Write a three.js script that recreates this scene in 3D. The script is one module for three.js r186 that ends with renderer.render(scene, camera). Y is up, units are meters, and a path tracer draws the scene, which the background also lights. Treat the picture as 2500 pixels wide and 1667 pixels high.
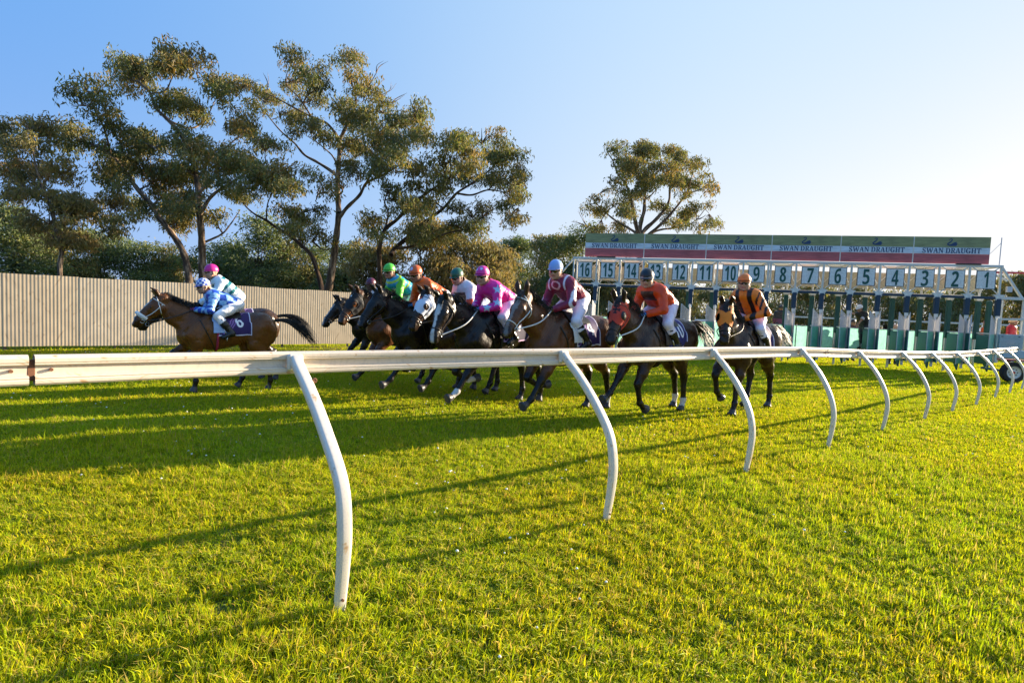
import * as THREE from 'three';
import { mergeGeometries } from 'three/addons/utils/BufferGeometryUtils.js';
import { RoundedBoxGeometry } from 'three/addons/geometries/RoundedBoxGeometry.js';
import { FontLoader } from 'three/addons/loaders/FontLoader.js';
import { TextGeometry } from 'three/addons/geometries/TextGeometry.js';
import { ImprovedNoise } from 'three/addons/math/ImprovedNoise.js';

// ---------------------------------------------------------------- camera, sky, sun, exposure
const scene = new THREE.Scene();
const EYE = 1.65, FOCAL = 1300, ROLL = THREE.MathUtils.degToRad(2.5), PITCH = Math.atan((833.5 - 755) / FOCAL);
const camera = new THREE.PerspectiveCamera(2 * Math.atan(833.5 / FOCAL) * 180 / Math.PI, 1024 / 682, 0.1, 2000);
camera.rotation.order = 'YXZ';
camera.position.set(0, EYE, 0);
camera.rotation.set(-PITCH, 0, ROLL);
scene.add(camera);
const renderer = new THREE.WebGLRenderer({ antialias: true });
renderer.toneMapping = THREE.LinearToneMapping;
renderer.toneMappingExposure = 2.85;
renderer.shadowMap.enabled = true;

const SUN_AZ = THREE.MathUtils.degToRad(60), SUN_EL = THREE.MathUtils.degToRad(13.5);
const sunDir = new THREE.Vector3(Math.sin(SUN_AZ) * Math.cos(SUN_EL), Math.sin(SUN_EL), -Math.cos(SUN_AZ) * Math.cos(SUN_EL));
const sun = new THREE.DirectionalLight(new THREE.Color(1, 0.83, 0.6), 5);
sun.position.copy(sunDir).multiplyScalar(80);
sun.target.position.set(0, 0, -12); sun.position.add(sun.target.position);
sun.castShadow = true; sun.shadow.mapSize.set(4096, 4096);
Object.assign(sun.shadow.camera, { left: -40, right: 40, top: 40, bottom: -40, near: 1, far: 200 });
scene.add(sun, sun.target);

{ // clear afternoon sky: deep blue away from the sun, washed out to white towards it
  const W = 512, H = 256, data = new Float32Array(W * H * 4);
  const mix = (a, b, t) => a + (b - a) * t, ss = (a, b, x) => { const t = Math.min(1, Math.max(0, (x - a) / (b - a))); return t * t * (3 - 2 * t); };
  const SKY = 0.355, blue = [0.09, 0.36, 0.87], pale = [0.45, 0.71, 1.0], white = [1.03, 1.03, 1.04];
  for (let j = 0; j < H; j++) for (let i = 0; i < W; i++) {
    const el = ((j + 0.5) / H - 0.5) * Math.PI, ph = ((i + 0.5) / W - 0.5) * 2 * Math.PI;
    const d = [Math.cos(el) * Math.cos(ph), Math.sin(el), Math.cos(el) * Math.sin(ph)];
    const cs = d[0] * sunDir.x + d[1] * sunDir.y + d[2] * sunDir.z, g = Math.acos(Math.min(1, Math.max(-1, cs))) * 180 / Math.PI;
    const e = Math.max(0, el * 180 / Math.PI);
    const hz = Math.exp(-e / 14), t1 = 1 - ss(30, 108, g), t2 = Math.min(1, hz * (0.38 + 1.7 * Math.max(0, 1 - g / 72)) + 0.55 * Math.exp(-g / 14) + 0.1 * t1);
    const o = (j * W + i) * 4;
    for (let c = 0; c < 3; c++) data[o + c] = SKY * mix(mix(blue[c], pale[c], t1), white[c], t2) * (el < 0 ? 0.6 : 1);
    data[o + 3] = 1;
  }
  const tex = new THREE.DataTexture(data, W, H, THREE.RGBAFormat, THREE.FloatType);
  tex.mapping = THREE.EquirectangularReflectionMapping; tex.magFilter = tex.minFilter = THREE.LinearFilter; tex.needsUpdate = true;
  scene.background = tex; scene.environment = tex;
}

// ---------------------------------------------------------------- helpers
const { cos, sin, PI, sqrt, abs, min, max, hypot, floor, round } = Math;
const D2R = PI / 180, V3 = (x, y, z) => new THREE.Vector3(x, y, z);
const noise = new ImprovedNoise();
const nz = (x, y, z) => noise.noise(x, y, z);
function rng(seed) { let s = seed >>> 0; return () => { s = (s + 0x6D2B79F5) >>> 0; let t = Math.imul(s ^ (s >>> 15), 1 | s); t = (t + Math.imul(t ^ (t >>> 7), 61 | t)) ^ t; return ((t ^ (t >>> 14)) >>> 0) / 4294967296; }; }
const used = new Map();
function numbered(n) { const k = used.get(n) ?? 0; used.set(n, k + 1); return k ? n + '_' + String(k).padStart(3, '0') : n; }
const col = (h) => new THREE.Color(h);
function std(hex, roughness = 0.7, extra = {}) { return new THREE.MeshStandardMaterial({ color: hex, roughness, side: THREE.DoubleSide, ...extra }); }
function lin(r, g, b, roughness = 0.7, extra = {}) { const m = std(0xffffff, roughness, extra); m.color.setRGB(r, g, b); return m; }
function shadows(o) { o.traverse((m) => { if (m.isMesh) { m.castShadow = true; m.receiveShadow = true; } }); return o; }
function mesh(name, geo, mat, parent) { const m = new THREE.Mesh(geo, mat); m.name = parent ? name : numbered(name); m.castShadow = m.receiveShadow = true; (parent ?? scene).add(m); return m; }
function tag(o, label, category, group) { o.userData = { label, category }; if (group) o.userData.group = group; return o; }
function thing(name, label, category, pos = [0, 0, 0], turn = 0, group) { const g = new THREE.Group(); g.name = numbered(name); g.position.set(...pos); g.rotation.y = turn; scene.add(g); return tag(g, label, category, group); }
function structure(name, geo, mat) { const m = mesh(name, geo, mat); m.userData = { kind: 'structure' }; return m; }
function box(w, h, d, x = 0, y = 0, z = 0, r = 0.008) { const g = r > 0 ? new RoundedBoxGeometry(w, h, d, 1, min(r, w * 0.45, h * 0.45, d * 0.45)) : new THREE.BoxGeometry(w, h, d); g.translate(x, y, z); return g; }
function plain(g) { const o = g.index ? g.toNonIndexed() : g; for (const k of Object.keys(o.attributes)) if (!['position', 'normal', 'uv', 'color'].includes(k)) o.deleteAttribute(k); return o; }
function join(list) { return list.length === 1 ? list[0] : mergeGeometries(list.map(plain), false); }
function bar(a, b, w, h, r = 0.006) { // box from point a to b
  const A = V3(...a), B = V3(...b), L = A.distanceTo(B), g = box(w, h, L, 0, 0, 0, r), m = new THREE.Matrix4().lookAt(B, A, abs(B.y - A.y) / L > 0.98 ? V3(0, 0, 1) : V3(0, 1, 0));
  g.applyMatrix4(m.setPosition(A.add(B).multiplyScalar(0.5))); return g;
}
function tube(pts, r, seg = 24, rs = 8, taper) { // pts arrays; r radius or function of t
  const c = new THREE.CatmullRomCurve3(pts.map((p) => V3(...p))), g = new THREE.TubeGeometry(c, seg, 1, rs, false), pos = g.attributes.position, rf = typeof r === 'function' ? r : () => r;
  for (let i = 0; i <= seg; i++) { const ctr = c.getPointAt(i / seg), k = rf(i / seg); for (let j = 0; j <= rs; j++) { const n = i * (rs + 1) + j; pos.setXYZ(n, ctr.x + (pos.getX(n) - ctr.x) * k, ctr.y + (pos.getY(n) - ctr.y) * k, ctr.z + (pos.getZ(n) - ctr.z) * k); } }
  g.computeVertexNormals(); return g;
}
// a point on the photograph (2500 x 1667) to a point in the place, by its distance or by its height
function at(px, py, depth, height) {
  const a = px - 1250, b = py - 833.5, u = a * cos(ROLL) + b * sin(ROLL), v = -a * sin(ROLL) + b * cos(ROLL);
  const x = u / FOCAL, y0 = -v / FOCAL, d = cos(PITCH) + y0 * sin(PITCH), y = y0 * cos(PITCH) - sin(PITCH);
  const t = height === undefined ? depth / d : (height - EYE) / y;
  return [x * t, EYE + y * t, -d * t];
}
function canvasTexture(w, h, draw) {
  const c = document.createElement('canvas'); c.width = w; c.height = h; draw(c.getContext('2d'), w, h);
  const t = new THREE.CanvasTexture(c); t.colorSpace = THREE.SRGBColorSpace; t.anisotropy = 4; return t;
}
function dataTexture(n, fn, srgb = true) { // fn(u, v) -> [r, g, b] 0..1, repeats when fn does
  const d = new Uint8Array(n * n * 4);
  for (let j = 0; j < n; j++) for (let i = 0; i < n; i++) { const c = fn(i / n, j / n), o = (j * n + i) * 4; for (let k = 0; k < 3; k++) d[o + k] = max(0, min(255, c[k] * 255)); d[o + 3] = 255; }
  const t = new THREE.DataTexture(d, n, n, THREE.RGBAFormat); t.wrapS = t.wrapT = THREE.RepeatWrapping; t.magFilter = THREE.LinearFilter; t.minFilter = THREE.LinearMipmapLinearFilter; t.generateMipmaps = true; if (srgb) t.colorSpace = THREE.SRGBColorSpace; t.needsUpdate = true; return t;
}
// noise that repeats over the unit square
function tnoise(u, v, f, z) { const a = 2 * PI * u, b = 2 * PI * v, r = f / (2 * PI); return nz(r * cos(a) + 31.7, r * sin(a) + r * cos(b) * 0.9 + z, r * sin(b) + 7.3); }

// ---------------------------------------------------------------- bodies: tapered bones joined with a smooth minimum, meshed as one skin
function cone(a, b, ra, rb, o = {}) { return { t: 0, a, b, ra, rb, s: 1, k: 0.05, tag: 'coat', ...o }; }
function ell(c, r, o = {}) { const q = (o.rot ?? 0); return { t: 1, c, r, cr: cos(q), sr: sin(q), k: 0.06, tag: 'coat', ...o }; }
function frustum(a, b, ra, rb, o = {}) { return { ...cone(a, b, ra, rb, o), t: 2 }; }
function primD(p, x, y, z) {
  if (p.t === 2) {
    const dx = p.b[0] - p.a[0], dy = p.b[1] - p.a[1], dz = p.b[2] - p.a[2], L = sqrt(dx * dx + dy * dy + dz * dz), px = x - p.a[0], py = y - p.a[1], pz = z - p.a[2], t = (px * dx + py * dy + pz * dz) / L, q = sqrt(max(0, px * px + py * py + pz * pz - t * t));
    const h = max(0, min(1, t / L)), e = (q - (p.ra + (p.rb - p.ra) * h)) * 0.96, f = max(-t, t - L); p.h = h; return (e > 0 && f > 0 ? sqrt(e * e + f * f) : max(e, f)) - 0.006;
  }
  if (p.t === 0) {
    const s = p.s, dx = p.b[0] - p.a[0], dy = p.b[1] - p.a[1], dz = (p.b[2] - p.a[2]) / s;
    const px = x - p.a[0], py = y - p.a[1], pz = (z - p.a[2]) / s;
    let h = (px * dx + py * dy + pz * dz) / (dx * dx + dy * dy + dz * dz + 1e-9); h = h < 0 ? 0 : h > 1 ? 1 : h; p.h = h;
    const ex = px - dx * h, ey = py - dy * h, ez = pz - dz * h;
    return (sqrt(ex * ex + ey * ey + ez * ez) - (p.ra + (p.rb - p.ra) * h)) * (s < 1 ? 0.5 + 0.5 * s : 1);
  }
  const X = x - p.c[0], Y = y - p.c[1], Z = z - p.c[2], u = X * p.cr + Y * p.sr, v = -X * p.sr + Y * p.cr, r = p.r;
  const k0 = sqrt((u / r[0]) ** 2 + (v / r[1]) ** 2 + (Z / r[2]) ** 2), k1 = sqrt((u / r[0] ** 2) ** 2 + (v / r[1] ** 2) ** 2 + (Z / r[2] ** 2) ** 2);
  return k1 < 1e-6 ? -min(...r) : k0 * (k0 - 1) / k1;
}
function fieldD(list, x, y, z) {
  let d = 1e9;
  for (const p of list) { const e = primD(p, x, y, z), k = p.k; if (e > d + k) continue; if (d > e + k) { d = e; continue; } const h = 0.5 + 0.5 * (d - e) / k; d = d + (e - d) * h - k * h * (1 - h); }
  return d;
}
// naive surface nets over the blocks the surface passes through; paint(x, y, z, prims) gives the colour of a vertex
function skin(prims, cell, { grow = 0, bump, paint, keep } = {}) {
  const B = 8, lo = [1e9, 1e9, 1e9], hi = [-1e9, -1e9, -1e9];
  for (const p of prims) for (let i = 0; i < 3; i++) {
    if (p.t !== 1) { const s = i === 2 ? max(p.s, 0.3) : 1; lo[i] = min(lo[i], p.a[i] - p.ra * s, p.b[i] - p.rb * s); hi[i] = max(hi[i], p.a[i] + p.ra * s, p.b[i] + p.rb * s); }
    else { const r = i === 2 ? p.r[2] : max(p.r[0], p.r[1]); lo[i] = min(lo[i], p.c[i] - r); hi[i] = max(hi[i], p.c[i] + r); }
  }
  const pad = grow + cell * 3, nB = [0, 1, 2].map((i) => Math.ceil((hi[i] - lo[i] + 2 * pad) / (cell * B))), o = lo.map((v) => v - pad);
  const half = cell * B * 0.5, diag = half * 1.7321, K = max(...prims.map((p) => p.k));
  const grids = new Map(), key = (a, b, c) => (a * 4096 + b) * 4096 + c;
  const D = (l, x, y, z) => { const d = fieldD(l, x, y, z) - grow; return bump && d < 0.03 && d > -0.03 ? d + bump(x, y, z) : d; };
  for (let a = 0; a < nB[0]; a++) for (let b = 0; b < nB[1]; b++) for (let c = 0; c < nB[2]; c++) {
    const cx = o[0] + (a * B) * cell + half, cy = o[1] + (b * B) * cell + half, cz = o[2] + (c * B) * cell + half;
    const ds = prims.map((p) => primD(p, cx, cy, cz)), dm = min(...ds);
    if (dm > diag * 1.3 + K * 0.5 + grow || dm < -diag * 1.6 - 0.02) continue;
    const l = prims.filter((p, i) => ds[i] < dm + 2 * diag + K);
    const g = new Float32Array((B + 1) ** 3); let n = 0, neg = 0;
    for (let i = 0; i <= B; i++) for (let j = 0; j <= B; j++) for (let k = 0; k <= B; k++) { const v = D(l, o[0] + (a * B + i) * cell, o[1] + (b * B + j) * cell, o[2] + (c * B + k) * cell); g[n++] = v; if (v < 0) neg++; }
    if (neg && neg < n) grids.set(key(a, b, c), { a, b, c, g, l });
  }
  const pos = [], vid = new Map(), lists = [], R = B + 1;
  const E = [[0, 1], [2, 3], [4, 5], [6, 7], [0, 2], [1, 3], [4, 6], [5, 7], [0, 4], [1, 5], [2, 6], [3, 7]];
  const ck = (i, j, k) => (i * 32768 + j) * 32768 + k, v8 = new Float32Array(8);
  for (const { a, b, c, g, l } of grids.values()) for (let i = 0; i < B; i++) for (let j = 0; j < B; j++) for (let k = 0; k < B; k++) {
    let m = 0; for (let q = 0; q < 8; q++) { const v = g[((i + (q >> 2)) * R + j + ((q >> 1) & 1)) * R + k + (q & 1)]; v8[q] = v; if (v < 0) m |= 1 << q; }
    if (m === 0 || m === 255) continue;
    let x = 0, y = 0, z = 0, n = 0;
    for (const [p, q] of E) { const A = v8[p], C = v8[q]; if ((A < 0) === (C < 0)) continue; const t = A / (A - C); x += (p >> 2) + t * ((q >> 2) - (p >> 2)); y += ((p >> 1) & 1) + t * (((q >> 1) & 1) - ((p >> 1) & 1)); z += (p & 1) + t * ((q & 1) - (p & 1)); n++; }
    vid.set(ck(a * B + i, b * B + j, c * B + k), lists.length); lists.push(l);
    pos.push(o[0] + (a * B + i + x / n) * cell, o[1] + (b * B + j + y / n) * cell, o[2] + (c * B + k + z / n) * cell);
  }
  const idx = [];
  const quad = (A, Bq, C, Dq, flip) => { if (A === undefined || Bq === undefined || C === undefined || Dq === undefined) return; if (flip) idx.push(A, C, Bq, A, Dq, C); else idx.push(A, Bq, C, A, C, Dq); };
  for (const { a, b, c, g } of grids.values()) for (let i = 0; i < B; i++) for (let j = 0; j < B; j++) for (let k = 0; k < B; k++) {
    const I = a * B + i, J = b * B + j, Kk = c * B + k, v0 = g[(i * R + j) * R + k] < 0;
    if (v0 !== g[((i + 1) * R + j) * R + k] < 0) quad(vid.get(ck(I, J, Kk)), vid.get(ck(I, J - 1, Kk)), vid.get(ck(I, J - 1, Kk - 1)), vid.get(ck(I, J, Kk - 1)), !v0);
    if (v0 !== g[(i * R + j + 1) * R + k] < 0) quad(vid.get(ck(I, J, Kk)), vid.get(ck(I, J, Kk - 1)), vid.get(ck(I - 1, J, Kk - 1)), vid.get(ck(I - 1, J, Kk)), !v0);
    if (v0 !== g[(i * R + j) * R + k + 1] < 0) quad(vid.get(ck(I, J, Kk)), vid.get(ck(I - 1, J, Kk)), vid.get(ck(I - 1, J - 1, Kk)), vid.get(ck(I, J - 1, Kk)), !v0);
  }
  const N = pos.length / 3, colr = paint ? new Float32Array(N * 3) : null;
  for (let n = 0; n < N; n++) {
    const x = pos[3 * n], y = pos[3 * n + 1], z = pos[3 * n + 2], l = lists[n];
    if (paint) { const cc = paint(x, y, z, l); colr[3 * n] = cc.r; colr[3 * n + 1] = cc.g; colr[3 * n + 2] = cc.b; }
  }
  let ix = idx;
  if (keep) { const ok = new Uint8Array(N); for (let n = 0; n < N; n++) ok[n] = keep(pos[3 * n], pos[3 * n + 1], pos[3 * n + 2], lists[n]) ? 1 : 0; ix = []; for (let n = 0; n < idx.length; n += 3) if (ok[idx[n]] && ok[idx[n + 1]] && ok[idx[n + 2]]) ix.push(idx[n], idx[n + 1], idx[n + 2]); }
  const used2 = new Int32Array(N).fill(-1); let m = 0; const P = [], C = [];
  const id2 = ix.map((v) => { if (used2[v] < 0) { used2[v] = m++; P.push(pos[3 * v], pos[3 * v + 1], pos[3 * v + 2]); if (colr) C.push(colr[3 * v], colr[3 * v + 1], colr[3 * v + 2]); } return used2[v]; });
  const geo = new THREE.BufferGeometry();
  geo.setAttribute('position', new THREE.Float32BufferAttribute(P, 3));
  if (colr) geo.setAttribute('color', new THREE.Float32BufferAttribute(C, 3));
  const UV = []; for (let n = 0; n < P.length; n += 3) UV.push(P[n] + 0.4 * P[n + 2], P[n + 1] + 0.5 * P[n + 2]); geo.setAttribute('uv', new THREE.Float32BufferAttribute(UV, 2));
  geo.setIndex(id2); geo.computeVertexNormals(); return geo;
}
function nearest(l, x, y, z) { let b = null, d = 1e9; for (const p of l) { const e = primD(p, x, y, z); if (e < d) { d = e; b = p; b.hh = p.h; } } return b; }
// ---------------------------------------------------------------- ground
const RAIL_DIR = [0.763, -0.646], RAIL_N = [-0.646, -0.763];   // along the rail (away from the camera) and across the track
function groundY(x, z) { return 0.012 * nz(x * 0.5, 3.1, z * 0.5) + 0.03 * nz(x * 0.09, 8.2, z * 0.09); }
{
  const t = dataTexture(512, (u, v) => {
    const a = tnoise(u, v, 9, 1.3), b = tnoise(u, v, 26, 5.1), c = tnoise(u, v, 70, 9.4), d = tnoise(u, v, 120, 2.2);
    const dry = max(0, min(1, 0.45 + a * 0.6 + b * 0.7 + c * 0.45)), f = 0.82 + 0.22 * d + 0.2 * c;
    const g = [0.34, 0.40, 0.10], y = [0.46, 0.46, 0.13], s = [0.30, 0.24, 0.14];
    const soil = max(0, min(1, (b + c * 0.8 + d * 0.5 - 0.28) * 2.4));
    return [0, 1, 2].map((k) => ((g[k] + (y[k] - g[k]) * dry) * (1 - soil) + s[k] * soil) * f);
  });
  t.repeat.set(1, 1);
  const m = new THREE.MeshStandardMaterial({ map: t, roughness: 1, color: 0xffffff });
  const R = [0, 1, 2, 3, 4, 5, 6, 7, 8, 9, 10, 11, 12, 14, 16, 18, 20, 23, 26, 30, 35, 40, 50, 65, 90, 130, 200, 320, 520, 800], S = 96, pos = [], uv = [], idx = [];
  R.forEach((r, i) => { for (let j = 0; j <= S; j++) { const a = j / S * 2 * PI, x = r * sin(a), z = -r * cos(a); pos.push(x, r < 60 ? groundY(x, z) : 0, z); uv.push(x / 3.1, z / 3.1); if (i && j) { const p = i * (S + 1) + j; idx.push(p, p - S - 1, p - S - 2, p, p - S - 2, p - 1); } } });
  const g = new THREE.BufferGeometry(); g.setAttribute('position', new THREE.Float32BufferAttribute(pos, 3)); g.setAttribute('uv', new THREE.Float32BufferAttribute(uv, 2)); g.setIndex(idx); g.computeVertexNormals();
  structure('ground', g, m);
}
{ // bare earth along the foot of the fence and a sandy service track behind the gate
  const dirt = dataTexture(256, (u, v) => { const f = 0.8 + 0.5 * tnoise(u, v, 40, 4.4) + 0.3 * tnoise(u, v, 11, 2.4); return [0.47 * f, 0.36 * f, 0.25 * f]; });
  const strip = (name, a, b, w, y, mat) => {
    const dx = b[0] - a[0], dz = b[1] - a[1], L = hypot(dx, dz), nx = -dz / L, nzz = dx / L, n = 60, pos = [], uv = [], idx = [];
    for (let i = 0; i <= n; i++) for (let j = 0; j <= 4; j++) { const t = i / n, s = (j / 4 - 0.5) * w + (j === 0 || j === 4 ? 0.35 * nz(i * 0.7, j, 1.5) : 0), x = a[0] + dx * t + nx * s, z = a[1] + dz * t + nzz * s; pos.push(x, y + (hypot(x, z) < 60 ? groundY(x, z) : 0), z); uv.push(t * L / 2, s / 2); if (i && j) { const p = i * 5 + j; idx.push(p, p - 5, p - 6, p, p - 6, p - 1); } }
    const g = new THREE.BufferGeometry(); g.setAttribute('position', new THREE.Float32BufferAttribute(pos, 3)); g.setAttribute('uv', new THREE.Float32BufferAttribute(uv, 2)); g.setIndex(idx); g.computeVertexNormals();
    structure(name, g, mat);
  };
  const f0 = at(-150, 850, 0, 0.1), f1 = at(890, 841, 0, 0.1);
  const dm = new THREE.MeshStandardMaterial({ map: dirt, roughness: 1 });
  strip('earth_verge', [f0[0] - 3, f0[2] + 2.6], [f1[0] + 4, f1[2] - 3.4], 1.7, 0.02, dm);
  const grey = lin(0.26, 0.25, 0.25, 0.95);
  strip('service_road', [2, -47], [70, -33], 7, 0.03, grey);
}

// ---------------------------------------------------------------- turf: instanced patches of real blades
{
  const vcol = new THREE.MeshPhysicalMaterial({ vertexColors: true, roughness: 1, side: THREE.DoubleSide, transmission: 0.5, thickness: 0, ior: 1.35, specularIntensity: 0.25 });
  function patch(seed, rad, n, h0, h1, w, f) { // tufted: height, colour and density follow a fine noise, thinning out towards the rim
    const r = rng(seed), pos = [], cl = [], idx = [];
    for (let i = 0; i < n; i++) {
      const a = r() * 2 * PI, q = rad * sqrt(r()), bx = q * cos(a), bz = q * sin(a), tuft = nz(bx * f + seed, 3.3, bz * f) + 0.6 * nz(bx * f * 2.6, 7.7 + seed, bz * f * 2.6);
      if (r() < (q / rad - 0.72) * 2.6 || r() < -0.05 - tuft * 1.3) continue;
      const ya = r() * 2 * PI, lean = (0.15 + r() * 0.75), h = (h0 + (h1 - h0) * r() * r()) * max(0.3, 1 + 1.15 * tuft), ww = w * (0.7 + r() * 0.6);
      const dx = cos(ya), dz = sin(ya), wx = -dz * ww * 0.5, wz = dx * ww * 0.5, t = r() - 0.18 * tuft;
      const c = t < 0.06 ? [0.48, 0.41, 0.13] : t < 0.46 ? [0.45, 0.51, 0.012] : t < 0.86 ? [0.29, 0.43, 0.010] : [0.15, 0.27, 0.012], g = 0.75 + r() * 0.5, o = pos.length / 3;
      const p1 = [bx + dx * h * lean * 0.3, h * 0.55, bz + dz * h * lean * 0.3], p2 = [bx + dx * h * lean, h * (1.02 - lean * 0.35), bz + dz * h * lean];
      pos.push(bx - wx, -0.012, bz - wz, bx + wx, -0.012, bz + wz, p1[0] - wx * 0.85, p1[1], p1[2] - wz * 0.85, p1[0] + wx * 0.85, p1[1], p1[2] + wz * 0.85, p2[0], p2[1], p2[2]);
      for (let k = 0; k < 5; k++) cl.push(c[0] * g, c[1] * g, c[2] * g);
      idx.push(o, o + 1, o + 3, o, o + 3, o + 2, o + 2, o + 3, o + 4);
    }
    const g = new THREE.BufferGeometry(); g.setAttribute('position', new THREE.Float32BufferAttribute(pos, 3)); g.setAttribute('color', new THREE.Float32BufferAttribute(cl, 3)); g.setIndex(idx); g.computeVertexNormals(); return g;
  }
  const near = [1, 2, 3, 4, 5, 6].map((k) => patch(k, 0.3, 3200, 0.02, 0.072, 0.0058, 11)), mid = [11, 12, 13, 14].map((k) => patch(k, 0.55, 3600, 0.02, 0.066, 0.0082, 9)), far = [21, 22, 23].map((k) => patch(k, 1.2, 3200, 0.022, 0.07, 0.017, 5));
  const put = near.concat(mid, far).map(() => []), tint = put.map(() => []), R = rng(77), m4 = new THREE.Matrix4(), q = new THREE.Quaternion(), Y = V3(0, 1, 0);
  function sow(set, first, d0, d1, step) {
    for (let z = -d0; z > -d1; z -= step) {
      const w = -z * 1.06 + 0.6;
      for (let x = -w; x < w; x += step) {
        const X = x + (R() - 0.5) * step * 0.8, Z = z + (R() - 0.5) * step * 0.8;
        const across = (X - 0.437) * RAIL_N[0] + (Z + 4.676) * RAIL_N[1]; if (across > 17.6 && X < 2) continue;
        const k = first + floor(R() * set.length), wave = nz(X * 0.75, 1.7, Z * 0.75) + 0.6 * nz(X * 2.3, 4.7, Z * 2.3), s = 0.9 + R() * 0.25;
        m4.compose(V3(X, groundY(X, Z), Z), q.setFromAxisAngle(Y, R() * 6.283), V3(s, max(0.6, s * (1 + 0.45 * wave)), s)); put[k].push(m4.clone());
        const dry = max(0, min(1, 0.5 + 0.6 * nz(X * 0.55, 9.1, Z * 0.55) + 0.4 * nz(X * 1.7, 12.1, Z * 1.7) + 0.2 * (R() - 0.5))), b = 0.92 + 0.16 * R();
        tint[k].push(new THREE.Color().setRGB((1.07 + 0.36 * dry) * b, (1.04 + 0.04 * dry) * b, (0.8 - 0.3 * dry) * b));
      }
    }
  }
  sow(near, 0, 1.9, 6.5, 0.3); sow(mid, 6, 6.3, 13.5, 0.52); sow(far, 10, 13.2, 34, 1.1);
  near.concat(mid, far).forEach((g, k) => {
    const im = new THREE.InstancedMesh(g, vcol, put[k].length); put[k].forEach((m, i) => { im.setMatrixAt(i, m); im.setColorAt(i, tint[k][i]); });
    im.name = numbered('grass'); im.castShadow = im.receiveShadow = true; im.userData = { kind: 'stuff', label: ['short dense turf blades close to the camera', 'short turf blades of the middle track', 'turf blades around the starting gate'][k < 6 ? 0 : k < 10 ? 1 : 2], category: 'grass', group: 'racecourse turf' }; scene.add(im);
  });
}

{ // white clover heads scattered through the turf
  const g = new THREE.SphereGeometry(0.009, 6, 4); g.scale(1, 0.7, 1); const R = rng(909), list = [];
  for (let i = 0; i < 620; i++) { const z = -(2.2 + 13 * Math.pow(R(), 0.8)), x = (R() * 2 - 1) * -z * 1.02, s = nz(x * 0.6, 5.5, z * 0.6); if (s < -0.05) continue; list.push(new THREE.Matrix4().makeTranslation(x, groundY(x, z) + 0.035 + 0.03 * R(), z).scale(V3(1, 1, 1).multiplyScalar(0.6 + 0.8 * R()))); }
  const im = new THREE.InstancedMesh(g, lin(0.8, 0.8, 0.74, 0.8), list.length); list.forEach((m, i) => im.setMatrixAt(i, m)); im.name = 'clover_flowers'; im.castShadow = im.receiveShadow = true; im.userData = { kind: 'stuff', label: 'tiny white clover heads scattered through the turf', category: 'flowers' }; scene.add(im);
}

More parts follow.
